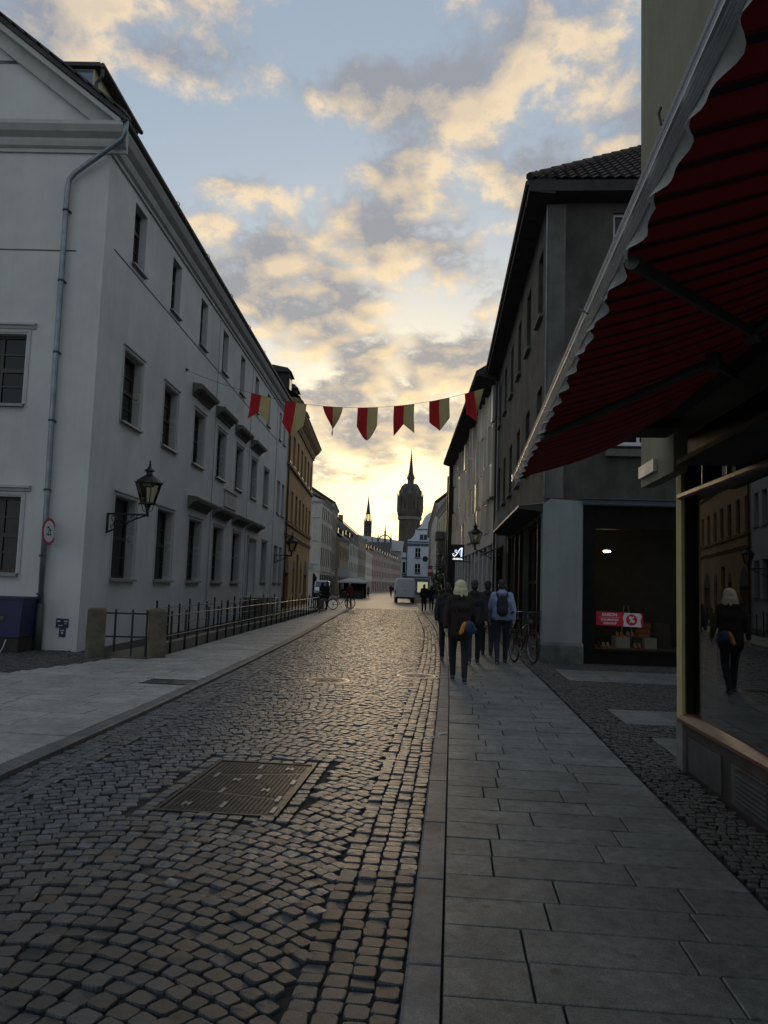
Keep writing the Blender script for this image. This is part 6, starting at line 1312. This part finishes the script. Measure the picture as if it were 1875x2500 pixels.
# ------------------------------------------------------------------ vehicles
def van(label, cat, H_=2.35, W_=1.96, L_=5.4, paint=None, nose=1.25, name='panel_van', beltz=1.05, rear=True):
    t = thing(name, (0,0,0), label, cat); paint = paint or mat('white_van_paint', (.50,.53,.56), .30, .04, 2, spec=.6)
    sec = [(0,.94,.48,H_-.10),(.06,1.0,.42,H_),(L_-nose-.9,1.0,.42,H_),(L_-nose-.55,1.0,.42,H_-.05),(L_-nose+.15,.98,.42,beltz+.22),(L_-.15,.95,.42,beltz-.05),(L_,.86,.48,beltz-.22)]
    b = MB(); rings = []
    for y, wf, z0, z1 in sec:
        r_ = []; hw = W_/2*wf
        for i in range(28):
            a = 2*math.pi*i/28; c, s_ = math.cos(a), math.sin(a); e_ = .30; x = hw*np.sign(c)*abs(c)**e_; z = (z0+z1)/2+(z1-z0)/2*np.sign(s_)*abs(s_)**e_
            if z > 1.2: x *= 1-.055*(z-1.2)
            r_.append(b.p(float(x), y, float(z)))
        rings.append(r_)
    for i in range(len(sec)-1):
        for j in range(28): b.f.append([rings[i][j],rings[i][(j+1)%28],rings[i+1][(j+1)%28],rings[i+1][j]])
    b.f += [rings[0][::-1], rings[-1]]; b.build('body', paint, t, False)
    for s in (-1,1):
        if rear:
            dr = MB().prism([(.02*s,.62),(W_*.43*s,.62),(W_*.405*s,H_-.22),(.02*s,H_-.16)], -.022, .03).build('rear_door', paint, t); MB().box(min(.05*s,.16*s),max(.05*s,.16*s),-.04,-.022,1.18,1.23).build('handle', m_bark, dr)
        MB().box(s*W_*.47-.05,s*W_*.47+.05,-.03,.06,.85,1.28).build('tail_light', m_signred, t)
        MB().poly([(s*(W_*.5+.004)*.985,L_-nose-1.5,1.22),(s*(W_*.5+.004)*.985,L_-nose-.1,1.22),(s*(W_*.5+.004)*.955,L_-nose-.55,1.75 if H_ > 2 else 1.5),(s*(W_*.5+.004)*.955,L_-nose-1.5,1.75 if H_ > 2 else 1.5)]).build('side_window', m_pane, t)
        MB().box(s*W_*.5,s*(W_*.5+.2),L_-nose-.35,L_-nose-.22,1.2,1.48).build('mirror', m_bark, t)
        MB().box(s*W_*.40-.16,s*W_*.40+.14,L_-.10,L_+.012,.72,.90).build('headlight', mat('headlight_glass',(.5,.5,.5),.1,spec=.8), t)
        for y in (1.0, L_-.95):
            wh = MB().disc((s*(W_/2-.20)-.11,y,.34),(1,0,0),.34,.22,24).build('wheel', m_rub, t); MB().disc((s*(W_/2-.20)+s*.112-.003,y,.34),(s,0,0),.20,.008,18).build('rim', m_zinc, wh)
    zt = H_-.12; zb = beltz+.26; ya, yb = L_-nose-.50, L_-nose+.13
    MB().raw([(-W_*.44,yb+.015,zb),(W_*.44,yb+.015,zb),(W_*.41,ya+.02,zt),(-W_*.41,ya+.02,zt)],[[0,1,2,3]]).build('windscreen', mat('windscreen_glass',(.02,.03,.06),.05,spec=.9), t)
    MB().box(-W_*.47,W_*.47,-.08,.05,.42,.60).build('rear_bumper', m_gutter, t); MB().box(-W_*.46,W_*.46,L_-.06,L_+.06,.40,.60).build('front_bumper', m_gutter, t)
    MB().box(-.26-.3,.26-.3,-.045,-.022,.80,.91).build('number_plate', m_signwhite, t); MB().box(-.4,.4,L_+.0,L_+.02,.66,.76).build('grille', m_bark, t)
    return t
v = van('white panel van seen from behind, parked by the right kerb', 'van', 2.42, 2.02); v.location = (-4.55,74.8,0); v.rotation_euler = (0,0,.10)
v = van('small white delivery truck facing the camera beside the ochre building', 'truck', 1.95, 1.72, 4.2, None, .6, 'delivery_truck', .95, False); v.location = (-14.9,88.2,KT_); v.rotation_euler = (0,0,math.pi+.15)

# ------------------------------------------------------------------ market stall, parasol sign, plants
t = thing('market_stall', (-12.6,94,0), 'dark market stall under a pale pitched canopy on the left', 'market stall')
m_can = mat('pale_canopy_cloth', (.50,.52,.50), .8, .06, 2, trans=.25)
for x_ in (-13.6,-10.8):
    for y_ in (93,96.4): MB().tube([(x_,y_,0),(x_,y_,2.0)],.04,6).build('post', m_gutter, t)
MB().raw([(-13.9,92.6,1.98),(-10.5,92.6,1.98),(-10.5,96.8,1.98),(-13.9,96.8,1.98),(-12.9,94.7,2.42),(-11.5,94.7,2.42),(-13.9,92.6,1.82),(-10.5,92.6,1.82),(-10.5,96.8,1.82),(-13.9,96.8,1.82)],[[0,1,5,4],[1,2,5],[2,3,4,5],[3,0,4],[0,6,7,1],[1,7,8,2],[2,8,9,3],[3,9,6,0]]).build('canopy', m_can, t)
MB().box(-13.6,-10.8,93.1,94.0,0,.85).build('counter', m_eave, t); MB().box(-13.6,-10.8,96.2,96.35,0,1.9).build('back_curtain', c_black, t)
for i in range(7): tag(MB().box(-13.5+i*.37,-13.17+i*.37,93.15,93.55,.85,1.0+.08*(i%3)).box(-13.48+i*.37,-13.19+i*.37,93.2,93.5,1.0+.08*(i%3),1.06+.08*(i%3)).build('produce_crate', m_brown), ('first','second','third','fourth','fifth','sixth','seventh')[i]+' produce crate from the left on the market stall counter', 'crate', 'crates on the market stall')
# climbing plant at the right hand shops
def shrub(label, c, rx, ry, rz, n, leaf):
    t = thing('climbing_plant', (c[0],c[1],0), label, 'plant'); MB().tube([(c[0],c[1],0),(c[0]+.1,c[1],c[2]*.5),(c[0]-.05,c[1]+.1,c[2]+rz*.5)],[.05,.04,.02],6).build('stem', m_brown, t)
    V_ = []; F_ = []
    for i in range(n):
        d = RNG.normal(size=3); d /= np.linalg.norm(d); r_ = RNG.uniform(.35,1.0)**.5*(1+.25*math.sin(7*d[0]+5*d[2])); p = np.array(c)+d*r_*np.array([rx,ry,rz]); a = RNG.normal(size=3); a /= np.linalg.norm(a); b_ = np.cross(a, RNG.normal(size=3)); b_ /= np.linalg.norm(b_); l = leaf*RNG.uniform(.6,1.3)
        k_ = len(V_); V_ += [p-a*l, p+b_*l*.45, p+a*l, p-b_*l*.45]; F_.append([k_,k_+1,k_+2,k_+3])
    MB().raw([tuple(v_) for v_ in V_], F_).build('foliage', mat('leaf_green',(.045,.075,.03),.6,.3,3,rnd=.3,trans=.2), t)
shrub('dark green climbing plant by the shop fronts beyond the black sign', (-1.15,69,1.9), .7, 1.8, 1.9, 2600, .10)
t = thing('shop_flag_sign', (-2.0,66,2.6), 'small red and white hanging sign above the right pavement', 'sign'); MB().box(-2.15,-1.75,66,66.06,2.55,3.45).build('red_board', m_signred, t); MB().box(-2.1,-1.8,65.99,66,2.9,3.15).build('white_band', m_signwhite, t); MB().tube([(-1.75,66.03,3.4),(-.5,66.03,3.4)],.02,5).build('bracket', m_bark, t)
t = thing('shop_board', (-14.2,104,3), 'pale blank shop board above the ground floor of the taupe house', 'sign'); MB().box(-15.6,-14.0,104,104.1,2.75,3.75).build('board', m_card, t); MB().tube([(-15.6,104.05,3.6),(-16.6,104.05,3.6)],.03,5).build('bracket', m_bark, t)
bpy.data.scenes.remove(TMP)
